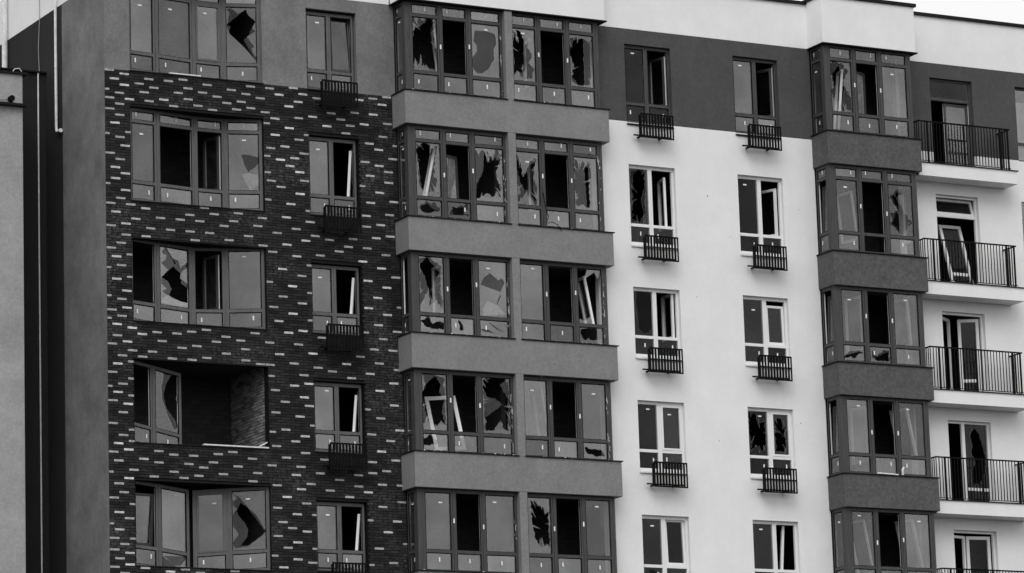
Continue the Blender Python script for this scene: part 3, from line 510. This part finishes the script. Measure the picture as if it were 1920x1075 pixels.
def glazing(wid, label, outer='dark_frame', inner='white_frame', gm='glass', side=.075, name='window', hb=.08):
    if wid[0] in 'CKJLM': gm = 'glass_clear'
    if wid[0] in 'BS': outer = 'grey_frame'
    if wid in ('B2', 'B3', 'B4', 'B5'): gm = 'glass_bright'
    W = WIN[wid]; H = W['top']-W['z0']-.004; fr = MB(); panes = []; stickers = []
    nc = len(W['cols'])
    for ci, (x0, y0, x1, y1) in enumerate(W['cols']):
        U = Vector((x1-x0, y1-y0)); Lw = U.length; U /= Lw; Nn = Vector((-U.y, U.x))
        s0, s1 = W['sag'][ci] if 'sag' in W else (0, 0)
        P = lambda u, v, d, U=U, Nn=Nn, x0=x0, y0=y0, s0=s0, s1=s1, Lw=Lw: Vector((x0+U.x*u+Nn.x*d, y0+U.y*u+Nn.y*d, W['z0']+.002+v-s0-(s1-s0)*u/Lw))
        gap = .002
        frame_bars(fr, P, gap, side, 0, H); frame_bars(fr, P, Lw-side, Lw-gap, 0, H)
        levels = [0] + W['tr'] + [H]; tb = .038
        bars = [(0, hb)] + [(t-tb, t+tb) for t in W['tr']] + [(H-hb, H)]
        for a, b in bars: frame_bars(fr, P, side+.001, Lw-side-.001, a, b)
        if nc > 1 and ci > 0 and wid[0] in 'APCB':          # rounded cover strip over the coupled mullion
            o = P(-.02, .0, -.016); fr.ob(o, P(.02, 0, -.016)-o, P(-.02, H, -.016)-o, P(-.02, 0, -.002)-o, 0)
        for k in range(len(bars)-1):
            key = '%s %d %d' % (wid, ci, k); v0, v1 = bars[k][1], bars[k+1][0]
            rect = (side-.008, Lw-side+.008, v0-.008, v1+.008)
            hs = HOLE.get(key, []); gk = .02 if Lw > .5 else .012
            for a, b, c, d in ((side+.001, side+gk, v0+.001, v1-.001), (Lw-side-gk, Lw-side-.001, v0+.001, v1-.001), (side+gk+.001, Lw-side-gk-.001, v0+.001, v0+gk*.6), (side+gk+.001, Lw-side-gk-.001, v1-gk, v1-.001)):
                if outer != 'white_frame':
                    o = P(a, c, .006); fr.ob(o, P(b, c, .006)-o, P(a, d, .006)-o, P(a, c, .023)-o, 2)  # black strips round the glass, drawn in as the frame's shadow line
            if key in SASH:
                sr = .055
                for a, b, c, d in ((side+.002, side+sr, v0+.002, v1-.002), (Lw-side-sr, Lw-side-.002, v0+.002, v1-.002), (side+sr, Lw-side-sr, v0+.002, v0+sr), (side+sr, Lw-side-sr, v1-sr, v1-.002)):
                    frame_bars(fr, P, a, b, c, d, -.012, .06)
            pm = MB()
            if key in OPEN:
                for l, poly in hs:
                    if l == 's': shard(pm, P, [(min(max(a, rect[0]), rect[1]), min(max(b, rect[2]), rect[3])) for a, b in poly], .03)
                if pm.f: panes.append((pm, 'broken_pane', 'only a few shards left of this pane'))
                continue
            clean = wid[0] == 'B' or not any(l == 'i' for l, _ in hs)            # large sheets that snapped along straight lines
            oh = [jag([Vector(p) for p in poly], .005 if clean else .030) for l, poly in hs if l == 'o']; ih = [jag([Vector(p) for p in poly], .004 if clean else .018) for l, poly in hs if l == 'i']
            glass_layer(pm, P, rect, oh, .025); glass_layer(pm, P, rect, ih, .045, mi=2)
            for pl in (() if clean else oh): splinters(pm, P, pl, rect)
            for l, poly in hs:
                if l == 'x': shard(pm, P, poly, .018)
            panes.append((pm, 'broken_pane' if hs else 'pane', 'pane with a jagged hole' if ih else 'pane with one cracked layer' if hs else None))
            if Lw > .4:
                if v1-v0 > .8: c_ = (Lw*rnd.uniform(.3, .55), v1-rnd.uniform(.12, .3), .105, .036)
                else: c_ = (Lw*rnd.choice((.25, .5, .68)), v0+(v1-v0)*rnd.uniform(.35, .5), .036, .105)
                if not any(inside((c_[0]+.05, c_[1]+.02), pl) for pl in oh): stickers.append((P, c_, .019))
        if wid[0] in 'APC' and ci > 0 and nc == 3: stickers.append((P, (-.02, 1.22+rnd.uniform(-.12, .12), .04, .115), -.019))
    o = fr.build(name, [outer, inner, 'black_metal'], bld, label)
    for pm, nm, lb in panes: pm.build(nm, [gm, 'glass_edge', gm + '_inner'], o, lb)
    for P, c_, d in stickers: sticker(o, P, *c_, d=d)
    return o
def leaf(win, O, dr, W, H, lean=(0, 0), mats=('dark_frame', 'white_frame'), gm='glass', bar=.065, th=.06, glazed=True, mid=None, name='sash', label=None):
    """a casement swung or tilted out of its frame; win may be None for a loose one"""
    O = Vector(O); U = Vector((dr[0], dr[1], 0)).normalized(); V = Vector((lean[0], lean[1], H)); Vn = V.normalized(); H = V.length
    Nn = Vn.cross(U).normalized()
    P = lambda u, v, d: O + U*u + Vn*v + Nn*d
    q = MB(); bars = [(0, bar, 0, H), (W-bar, W, 0, H), (bar, W-bar, 0, bar), (bar, W-bar, H-bar, H)]
    if mid: bars.append((bar, W-bar, mid-bar*.5, mid+bar*.5))
    for a, b, c, d in bars: frame_bars(q, P, a+.0005, b-.0005, c, d, 0, th)
    o = q.build(name, list(mats), win, label)
    if glazed:
        p = MB(); glass_layer(p, P, (bar-.01, W-bar+.01, bar-.01, H-bar+.01), [], .02); glass_layer(p, P, (bar-.01, W-bar+.01, bar-.01, H-bar+.01), [], .04, mi=2)
        if win is not None: p.build('sash_pane', [gm, 'glass_edge', gm + '_inner'], win)
        else: p.build('pane', [gm, 'glass_edge', gm + '_inner'], o)
    return o
ROW = ['top row', 'second row', 'third row', 'fourth row', 'bottom row']
WI = {}
for r in range(5):
    A, P_, Cc, B, S, U, V = ('%s%d' % (c, r+1) for c in 'APCBSUV')
    WI[A] = glazing(A, 'dark framed three-light loggia window in the left half of the wide grey bay, %s, %s' % (ROW[r], ['left pane smashed', 'two panes smashed', 'left pane torn open', 'left and right panes smashed', 'glass whole'][r]))
    WI[P_] = glazing(P_, 'dark framed three-light loggia window in the right half of the wide grey bay, %s' % ROW[r])
    WI[Cc] = glazing(Cc, 'dark framed three-light loggia window of the narrow dark bay, %s' % ROW[r])
    for c, lb in (('L', 'narrow glazed left flank of the wide bay'), ('M', 'narrow glazed right flank of the wide bay'), ('K', 'narrow glazed left flank of the narrow bay'), ('J', 'narrow glazed right flank of the narrow bay')):
        WI['%s%d' % (c, r+1)] = glazing('%s%d' % (c, r+1), lb, side=.05 if c != 'M' else .04, name='side_window')
    WI[B] = glazing(B, 'wide loggia window in the brick front, %s, %s' % (ROW[r], ['right pane holed', 'two lights open', 'frame bent inward', 'right half missing', 'frame bent inward with a gap in the middle'][r]), side=.08)
    WI[S] = glazing(S, 'tall two-light window in the brick front, %s' % ROW[r], side=.06)
    for c, nm in ((U, 'left'), (V, 'right')):
        WI[c] = glazing(c, '%s framed two-light window in the %s column of the white wall, %s' % ('dark' if r == 0 else 'white', nm, ROW[r]), outer='dark_frame' if r == 0 else 'white_frame', gm='glass_dark' if (c != 'V1') else 'glass', side=.06)
    # corner posts of the bays
    for x0, x1, y0, y1, z0, z1 in ((7.33, 7.468, -.585, -.447, WIN[A]['z0'], WIN[A]['top']), (12.922, 12.993, -.585, -.472, WIN[A]['z0'], WIN[A]['top']), (19.78, 19.898, -.91, -.792, WIN[Cc]['z0'], WIN[Cc]['top']), (22.502, 22.58, -.91, -.792, WIN[Cc]['z0'], WIN[Cc]['top'])):
        q = MB(); q.box(x0, x1, y0-.004, y1, z0+.026, z1-.004); q.build('corner_post', 'dark_frame', bld, bevel=.006)
    # white sloping sills of the white wall
    for c in (U, V):
        w = WIN[c]['cols']; q = MB(); z = WIN[c]['z0']
        q.ob((w[0][0]-.01, -.285, z-.05), (w[1][2]-w[0][0]+.02, 0, 0), (0, .13, .045), (0, 0, .012)); q.box(w[0][0]-.01, w[1][2]+.01, -.285, -.273, z-.075, z-.051)
        q.build('window_sill', 'white_trim' if r else 'sill_metal', bld)
# opened casements
def z(w, k=.6): return WIN[w]['z0'] + k
DK = ('dark_frame', 'white_frame'); DR = ('white_frame', 'dark_frame'); WH = ('white_frame', 'white_frame')
leaf(WI['A1'], (8.42, -.5, z('A1')), (.37, .95), .72, 1.4, (0, .3))
leaf(WI['A2'], (8.43, -.33, z('A2', .58)), (.955, .30), .58, 1.2, (-.08, -.10), gm='glass_dusty')
leaf(WI['A2'], (7.95, -.35, z('A2', .58)), (.3, .95), .5, 1.35, (.3, 0), WH, glazed=False)
leaf(WI['A3'], (8.30, -.5, z('A3')), (.05, 1), .6, 1.3)
leaf(WI['A5'], (8.43, -.5, z('A5')), (.4, .9), .5, 1.4)
leaf(WI['P1'], (11.20, -.5, z('P1')), (.05, 1), .65, 1.4)
leaf(WI['P2'], (11.20, -.5, z('P2')), (.05, 1), .65, 1.4)
leaf(WI['P3'], (12.66, -.48, z('P3')), (.1, 1), .5, 1.32, (-.13, .18), WH)
leaf(WI['P4'], (11.22, -.5, z('P4')), (.1, 1), .65, 1.4, (-.02, .25))
leaf(WI['P5'], (11.28, -.5, z('P5')), (.5, .85), .65, 1.4, (-.1, .12))
leaf(WI['C1'], (20.82, -.66, z('C1', .58)), (.955, .30), .56, 1.25, (-.06, -.10), gm='glass_dusty')
leaf(WI['C1'], (20.32, -.7, z('C1', .1)), (.3, .95), .5, 1.75, (.22, 0), WH, glazed=False)
for w, ln in (('C2', (0, .2)), ('C3', (0, 0)), ('C4', (0, 0)), ('C5', (-.05, .3))): leaf(WI[w], (20.72, -.8, z(w, .4)), (-.12, 1), .68, 1.5 if w != 'C2' else 1.4, ln, gm='glass_dusty')
for w in ('C3', 'C4', 'C5'): leaf(WI[w], (22.25, -.8, z(w)), (-.3, .95), .6, 1.35, (-.12, .2) if w != 'C3' else (0, .1), WH)
for w in ('S2', 'S3', 'S4', 'S5'): leaf(WI[w], (6.03, .2, z(w, .5)), (.47, .88), .6, WIN[w]['top']-WIN[w]['z0']-.75, (.10, 0), WH)
leaf(WI['S1'], (5.575, .14, z('S1', .57)), (1, 0), .62, 1.5, (0, .1))
leaf(WI['U1'], (15.30, -.1, z('U1', .58)), (-.25, .97), .58, 1.35, (0, 0), DR, 'glass_dark')
leaf(WI['V1'], (18.64, -.1, z('V1', .58)), (-.45, .9), .58, 1.35, (0, 0), DR, 'glass_dark')
leaf(WI['U2'], (15.20, -.06, z('U2', .58)), (.24, .97), .58, 1.35, (.02, .05), WH, 'glass_dark')
leaf(WI['U3'], (15.28, -.08, z('U3', .58)), (.04, 1), .58, 1.2, (0, 0), WH, 'glass_dark')
leaf(WI['V2'], (18.62, -.08, z('V2', .58)), (-.44, .9), .58, 1.3, (0, 0), WH, 'glass_dark')
leaf(WI['V3'], (18.10, -.12, z('V3', .58)), (1, 0), .55, 1.06, (0, .03), WH, 'glass_dark')
leaf(WI['U5'], (14.73, -.13, z('U5', .58)), (1, 0), .59, 1.2, (0, .05), WH, 'glass_dark')
leaf(WI['V5'], (18.32, -.04, z('V5', .5)), (.47, .88), .5, 1.25, (.1, 0), WH, 'glass_dark', glazed=False)
leaf(WI['B2'], (2.62, .5, z('B2', .56)), (-.3, .95), .58, 1.4, (0, 0), DR)
leaf(WI['B3'], (2.52, .45, z('B3', .50)), (-.32, .95), .55, 1.4, (0, 0), DR)
leaf(WI['B5'], (.02, .36, z('B5', .55)), (.95, .16), .62, 1.26, (.03, -.08))
for w in ('K2', 'K3', 'K4'): leaf(WI[w], (19.87, -.33, z(w)), (.25, -.97), .42, 1.3, (.05, 0))

# ------------------------------------------------------------------ balcony doors, slabs and railings
def bars_on(mb, P, rects, d0, t):
    for a in rects: frame_bars(mb, P, *a, d0, t)
for r in range(5):
    zb, zt = DBOT[r], DTOP[r]; dark = r == 0
    mats = DK if dark else WH; gm = 'glass' if dark else 'glass_dark'
    Pd = lambda u, v, d, zb=zb: Vector((23.652+u, -.15+d, zb+.002+v)); H = zt-zb-.006; Wd = 1.394
    q = MB(); tb = 2.03 if r < 2 else None
    rects = [(0, .05, 0, H), (Wd-.06, Wd, 0, H), (.051, Wd-.061, H-.06, H)]
    if tb: rects.append((.051, Wd-.061, tb-.04, tb+.04))
    if r in (3,): rects.append((.50, .60, 0, H-.061))
    bars_on(q, Pd, rects, 0, .07)
    door = q.build('balcony_door', list(mats), bld, ['dark balcony door with its left leaf open', 'white balcony door tilted inward out of its frame', 'white double balcony door pushed inward', 'white balcony door with a big jagged hole in the glass', 'white double balcony door slightly ajar'][r])
    if tb:
        if dark:
            p = MB(); glass_layer(p, Pd, (.045, Wd-.055, tb+.035, H-.055), [], .03); p.build('pane', ['glass_dark', 'glass_edge', 'glass_dark_inner'], door)
        else: leaf(door, (23.71, -.12, zb+tb+.05), (1, 0), 1.27, .46, (0, .12), WH, gm, name='transom_light')
    if r == 0: leaf(door, (24.2, -.09, zb+.02), (1, 0), .78, 1.93, (0, .02), DK, gm, mid=.55, name='door_leaf')
    if r == 1:
        leaf(door, (24.22, -.05, zb+.02), (1, 0), .72, 1.85, (-.18, .30), WH, gm, mid=.45, name='door_leaf', bar=.085)
        leaf(door, (23.70, -.06, zb+.02), (.7, .7), .55, 1.85, (-.05, .3), WH, gm, name='door_leaf', glazed=False)
    if r == 2:
        leaf(door, (23.71, -.06, zb+.02), (.83, .55), .70, 2.2, (0, 0), WH, gm, name='door_leaf', glazed=False, bar=.085)
        leaf(door, (24.44, .18, zb+.02), (.9, -.43), .58, 2.18, (0, 0), WH, gm, mid=.47, name='door_leaf', bar=.085)
    if r == 3:
        u0 = .548
        Pg = lambda u, v, d, zb=zb: Vector((24.2+u, -.13+d, -6.55+v))
        p = MB(); hs = HOLE['D4 0 1']
        for l, dep in (('o', .02), ('i', .04)): glass_layer(p, Pg, (.0, .80, .46, 2.20), [jag([Vector(a) for a in pl], .02) for ll, pl in hs if ll == l], dep, mi=0 if l == 'o' else 2)
        p.build('broken_pane', [gm, 'glass_edge', gm + '_inner'], door, 'pane with a jagged hole')
        q = MB(); bars_on(q, Pd, [(.601, Wd-.062, .42, .50)], .004, .06); q.build('door_rail', list(WH), door)
        p = MB(); glass_layer(p, Pd, (.6, Wd-.06, .02, .43), [], .03); p.build('pane', [gm, 'glass_edge', gm + '_inner'], door)
    if r == 4:
        leaf(door, (23.71, -.08, zb+.02), (.95, .25), .52, 2.18, (0, 0), WH, gm, name='door_leaf', glazed=False, bar=.07)
        leaf(door, (24.24, .03, zb+.02), (.97, -.12), .72, 2.18, (0, 0), WH, gm, mid=.47, name='door_leaf', bar=.085)
    # far right window
    wz0 = [3.15, -.12, -3.1, -6.1, -9.1][r]
    q = MB(); Pe = lambda u, v, d, z0=wz0: Vector((26.502+u, -.15+d, z0+.002+v)); He = zt-wz0-.006
    bars_on(q, Pe, [(0, .06, 0, He), (1.334, 1.394, 0, He), (.061, 1.333, 0, .06), (.061, 1.333, He-.06, He), (.061, 1.333, .49, .56), (.66, .74, .061, .489), (.66, .74, .561, He-.061)], 0, .07)
    we = q.build('window', list(mats), bld, 'two-light window at the right edge, ' + ROW[r])
    for a in ((.05, .67, .05, .5), (.73, 1.34, .05, .5), (.05, .67, .55, He-.05), (.73, 1.34, .55, He-.05)):
        p = MB(); glass_layer(p, Pe, a, [], .02); glass_layer(p, Pe, a, [], .04, mi=2); p.build('pane', ['glass', 'glass_edge', 'glass_inner'], we)
    if r == 0:
        q = MB(); q.box(26.57, 27.83, -.04, -.02, wz0+.06, zt-.38); q.build('roller_blind', 'white_frame', we)
    # slab and railing
    s = MB(); s.box(22.72, 25.985, -.85, -.252, zb-.36, zb); s.build('balcony_slab', 'white_plaster', bld, bevel=.008)
    s = MB(); s.box(22.72, 26.02, -.885, -.27, zb+.002, zb+.022); s.build('slab_flashing', 'sill_metal', bld)
    rz0, rz1 = zb+.06, zb+1.19
    q = MB(); yr = -.83
    q.box(22.79, 25.82, yr, yr+.04, rz1-.035, rz1); q.box(22.79, 25.82, yr+.01, yr+.03, rz0, rz0+.018)
    for x in (22.79, 25.78):
        q.box(x, x+.04, yr+.041, -.253, rz1-.033, rz1-.002); q.box(x+.01, x+.03, yr+.031, -.253, rz0, rz0+.018)
    for x in (23.07, 24.27, 25.47): q.box(x, x+.05, yr+.004, yr+.036, zb+.024, rz1-.036)
    ra = q.build('balcony_railing', 'black_metal', bld)
    bm = None
    spots = [(22.80+.0985*j, yr+.011) for j in range(31)] + [(25.79, yr+.011+.094*j) for j in range(1, 6)] + [(22.80, yr+.011+.094*j) for j in range(1, 6)]
    for x, y in spots:
        if any(a-.02 < x < a+.06 and y < -.8 for a in (23.07, 24.27, 25.47)): continue
        if bm is None:
            p = MB(); p.box(0, .020, 0, .018, 0, rz1-.037-rz0-.019); o = p.build('baluster', 'black_metal', ra, org=Vector()); bm = o.data
        else:
            o = bpy.data.objects.new('baluster', bm); C.objects.link(o); o.parent = ra
        o.location = Vector((x, y, rz0+.0185)) - WL[ra]

# ------------------------------------------------------------------ air conditioner baskets under the tall windows
def make_basket(label, org):
    t = empty('air_conditioner_basket', org, label, 'metal basket', 'black metal baskets for air conditioners')
    q = MB(); x, y, z_ = org; W, H = 1.0, .66; ex, ey, ez = Vector((1, 0, 0)), Vector((0, 1, 0)), Vector((0, 0, 1))
    q.box(x, x+W, y, y+.03, z_+H-.04, z_+H); q.box(x, x+W, y, y+.03, z_, z_+.035); q.box(x, x+W, y+.005, y+.025, z_+.33, z_+.36)
    q.box(x, x+.035, y, y+.11, z_+.036, z_+H-.041); q.box(x+W-.03, x+W, y, y+.03, z_+.036, z_+H-.041)
    q.build('front_frame', 'black_metal', t)
    for i in range(10):
        p = MB(); u = x+.072+i*.0893; p.box(u, u+.05, y+.002, y+.024, z_+.036, z_+.329); p.box(u, u+.05, y+.002, y+.024, z_+.361, z_+H-.041)
        p.build('slat', 'black_metal', t)
    for u in (x+.06, x+W-.30):
        p = MB(); p.box(u+.005, u+.055, y+.031, y+.347, z_+.05, z_+.085); p.build('bracket', 'black_metal', t)
    p = MB(); p.box(x-.10, x+W, y+.20, y+.24, z_+.086, z_+.12); p.build('support_rail', 'black_metal', t)
    return t
def dup(t, label, org):
    r_ = t.copy(); C.objects.link(r_); r_.location = org; r_['label'] = label; WL[r_] = Vector(org)
    for ch in list(t.children):
        c = ch.copy(); C.objects.link(c); c.parent = r_
    return r_
first = None
ordn = ['topmost', 'second from the top', 'third from the top', 'fourth from the top', 'lowest']
for col, nm, xo, wall in (('S', 'below a brick front window', 5.08, 0), ('U', 'in the left column of the white wall', 14.19, -.25), ('V', 'in the right column of the white wall', 17.53, -.25)):
    for r in range(5):
        w = WIN['%s%d' % (col, r+1)]; org = (xo, wall-.35, w['z0']-.47)
        lb = 'black slatted metal basket %s, %s' % (nm, ordn[r])
        if first is None: first = make_basket(lb, org)
        else: dup(first, lb, org)

# ------------------------------------------------------------------ things resting in or on the building
o = leaf(None, (8.12, -.12, SILL[3]+.16), (.70, -.42), .78, 1.42, (-.12, .30), ('white_frame', 'white_frame'), glazed=False, bar=.095, th=.05, name='loose_window_frame', label='white empty window frame leaning inside the shattered loggia of the fourth row')
o['category'] = 'window frame'
q = MB(); q.ob((1.85, .03, SILL[3]+.02), (1.75, .01, 0), (0, .10, 0), (0, 0, .035)); q.ob((3.36, .05, SILL[3]+.06), (.2, 0, .10), (0, .08, 0), (0, 0, .03))
q.build('board', 'white_trim', None, 'long pale board lying on the sill of the brick window with no right half', bevel=.004, cat='board')
q = MB(); q.ob((1.05, -.02, 3.29), (.85, .0, 0), (0, .05, 0), (0, 0, .03)); q.build('board', 'white_trim', None, 'short pale strip lying on the sill of the topmost brick front window', cat='board')
q = MB(); q.tube([(20.78, -1.0, CT[3]+.06), (21.0, -1.03, CT[3]+.05), (21.25, -1.05, CT[3]+.04), (21.42, -1.04, CT[3]+.035)], .022, 6); q.tube([(21.62, -.96, CT[3]+.05), (21.61, -.97, CT[3]+.18), (21.66, -.96, CT[3]+.26)], .03, 6)
q.build('torn_trim', 'white_trim', None, 'torn white strip of trim on the sill of the narrow bay, fourth row', cat='debris')
# pipes and cables on the side wall
q = MB(); q.tube([(XL-.07, 3.0, 7.0), (XL-.07, 3.0, 2.42), (XL-.07, 2.98, 2.36), (XL-.07, 2.93, 2.33), (XL-.07, 2.74, 2.31)], .036, 12)
dp = q.build('drainpipe', 'white_pipe', None, 'thin white drainpipe ending in an elbow on the dark side wall', cat='pipe')
q = MB(); q.tube([(XL-.07, 2.74, 2.31), (XL-.07, 2.70, 2.31)], .05, 12); q.build('pipe_end', 'white_pipe', dp)
q = MB(); q.tube([(XL-.10, 6.45, 7.0), (XL-.10, 6.45, 4.5)], .075, 12); dp = q.build('drainpipe', 'white_pipe', None, 'thicker grey white pipe at the far left rising from the lower roof', cat='pipe')
q = MB(); q.tube([(XL-.02, 4.22, 7.0), (XL-.02, 4.20, 5.6), (XL-.02, 4.30, 4.8), (XL-.02, 4.22, 4.0)], .010, 6); q.build('cable', 'pale_concrete', None, 'thin cable hanging down the dark side wall between two pipes', cat='cable')

# ------------------------------------------------------------------ lower building on the left
nb = empty('neighbouring_building', (-5, 4, GZ), 'pale plastered lower building at the left edge with a dark recessed strip', 'building')
q = MB(); q.box(-12, -2.05, 1.98, 9, GZ, 3.44); q.build('block', 'pale_concrete', nb)
q = MB(); q.box(-2.048, XL-.002, 3.88, 9, GZ, 4.06); q.build('recess_wall', 'recess_shade_plaster', nb, 'dark recessed strip of wall')  # darker paint than the block's, deepening the shade of the recess
q = MB(); q.box(-12, -1.93, 1.92, 9, 3.442, 3.50); q.build('roof_coping', 'sill_metal', nb)
q = MB(); q.box(-1.92, XL-.004, 3.80, 9, 4.062, 4.10); q.build('roof_coping', 'sill_metal', nb)
q = MB(); q.box(-12, -1.99, 1.82, 1.978, 2.61, 2.67); q.build('ledge', 'sill_metal', nb)
q = MB(); q.tube([(-.89, 3.84, 4.05), (-.895, 3.84, 0), (-.89, 3.84, -12), (-.89, 3.84, GZ)], .020, 8); q.build('conduit', 'white_pipe', None, 'thin white conduit running down the dark recessed strip', cat='pipe')
q = MB(); q.tube([(-2.39, 1.88, 2.68), (-2.39, 1.88, 2.74)], .03, 8); q.tube([(-2.39, 1.94, 2.78), (-2.39, 1.88, 2.78), (-2.39, 1.80, 2.78)], .075, 14); cm = q.build('lamp', 'black_metal', None, 'small round black lamp on the ledge of the pale building', cat='lamp')
q = MB(); q.tube([(-2.45, 1.91, 2.75), (-2.97, 1.92, 2.695), (-4.4, 1.92, 2.685)], .008, 6); q.build('lamp_cable', 'black_metal', cm)
q = MB(); q.tube([(-2.3, 2.0, 3.50), (-2.25, 2.0, 3.58), (-2.12, 2.0, 3.61), (-2.06, 2.0, 3.53)], .012, 6); q.build('wire', 'white_pipe', None, 'short bent wire on the roof edge of the pale building', cat='wire')

# splinters of glass and plaster left lying on the sills of the wide bay
q = MB()
for r in range(5):
    n_ = (70, 90, 80, 110, 25)[r]
    for j in range(n_):
        x = rnd.uniform(7.35, 10.1) if rnd.random() < (.65 if r != 2 else .5) else rnd.uniform(10.42, 12.95); y = rnd.uniform(-.74, -.60); z_ = AT[r]+.025; w = rnd.uniform(.008, .035)
        a = rnd.uniform(0, 6.28); d = Vector((math.cos(a), math.sin(a), 0))*w; e = Vector((-d.y, d.x, 0))*.6; k = len(q.v); t = rnd.uniform(.006, .03)
        q.v += [Vector((x, y, z_))+d, Vector((x, y, z_))-d+e, Vector((x, y, z_))-d-e, Vector((x, y, z_+t))]
        q.f += [(k, k+2, k+1), (k, k+1, k+3), (k+1, k+2, k+3), (k+2, k, k+3)]; q.m += [0]*4; q.t += [0]*4
q.build('splinters', 'white_trim', None, 'pale splinters of glass and plaster strewn along the sills of the wide grey bay', 'stuff')

# shreds of torn frame film on the right hand jambs, and a loose cable
for r, nn in ((0, 9), (1, 10), (2, 12), (3, 14), (4, 5)):
    for w, xj in (('A%d' % (r+1), 10.09), ('P%d' % (r+1), 12.89)):
        if w[0] == 'P' and r in (0, 4): continue
        q = MB(); z0, z1 = WIN[w]['z0'], WIN[w]['top']
        for j in range(nn):
            x = xj + rnd.uniform(-.05, .02); a = rnd.uniform(z0+.1, z1-.5); h = rnd.uniform(.03, .16); wd = rnd.uniform(.006, .016); k = rnd.uniform(-.02, .02)
            q.quad((x, -.589, a), (x+wd, -.589, a+.01), (x+wd*.6+k, -.593, a+h), (x+k*.5, -.592, a+h*.7))
        q.build('torn_film', 'white_trim', WI[w], kind='stuff')
q = MB(); q.tube([(11.19, -.61, .95), (11.21, -.66, .6), (11.27, -.70, .30), (11.22, -.70, .12), (11.34, -.76, .16), (11.48, -.80, .08), (11.60, -.80, -.07)], .011, 6)
q.build('cable', 'black_metal', None, 'loose black cable hanging over the sill of the wide grey bay, second row', cat='cable')
# small chips and impact marks in the plaster
q = MB()
for x, y, zz, rr in ((9.1, -.7365, -.30, .016), (11.05, -.7365, -.38, .018), (11.0, -.7365, -6.4, .014), (11.3, -.7365, -3.55, .020), (10.9, -.7365, -3.9, .022), (16.35, -.2505, 1.35, .022), (15.9, -.2505, -1.4, .016), (16.6, -.2505, 4.4, .018), (17.0, -.2505, .3, .014), (16.4, -.2505, -5.2, .016), (21.3, -1.0305, 2.9, .014), (20.6, -1.0305, -3.5, .016), (18.95, -.2505, -4.6, .016), (19.2, -.2505, 1.2, .013)):
    k = len(q.v); m_ = 7
    q.v += [Vector((x+math.cos(i*2*math.pi/m_)*rr*rnd.uniform(.6, 1.2), y, zz+math.sin(i*2*math.pi/m_)*rr*rnd.uniform(.6, 1.2))) for i in range(m_)]
    q.f.append(tuple(range(k, k+m_))); q.m.append(0); q.t.append(0)
q.build('chipping', 'room_dark', bld, kind='stuff')
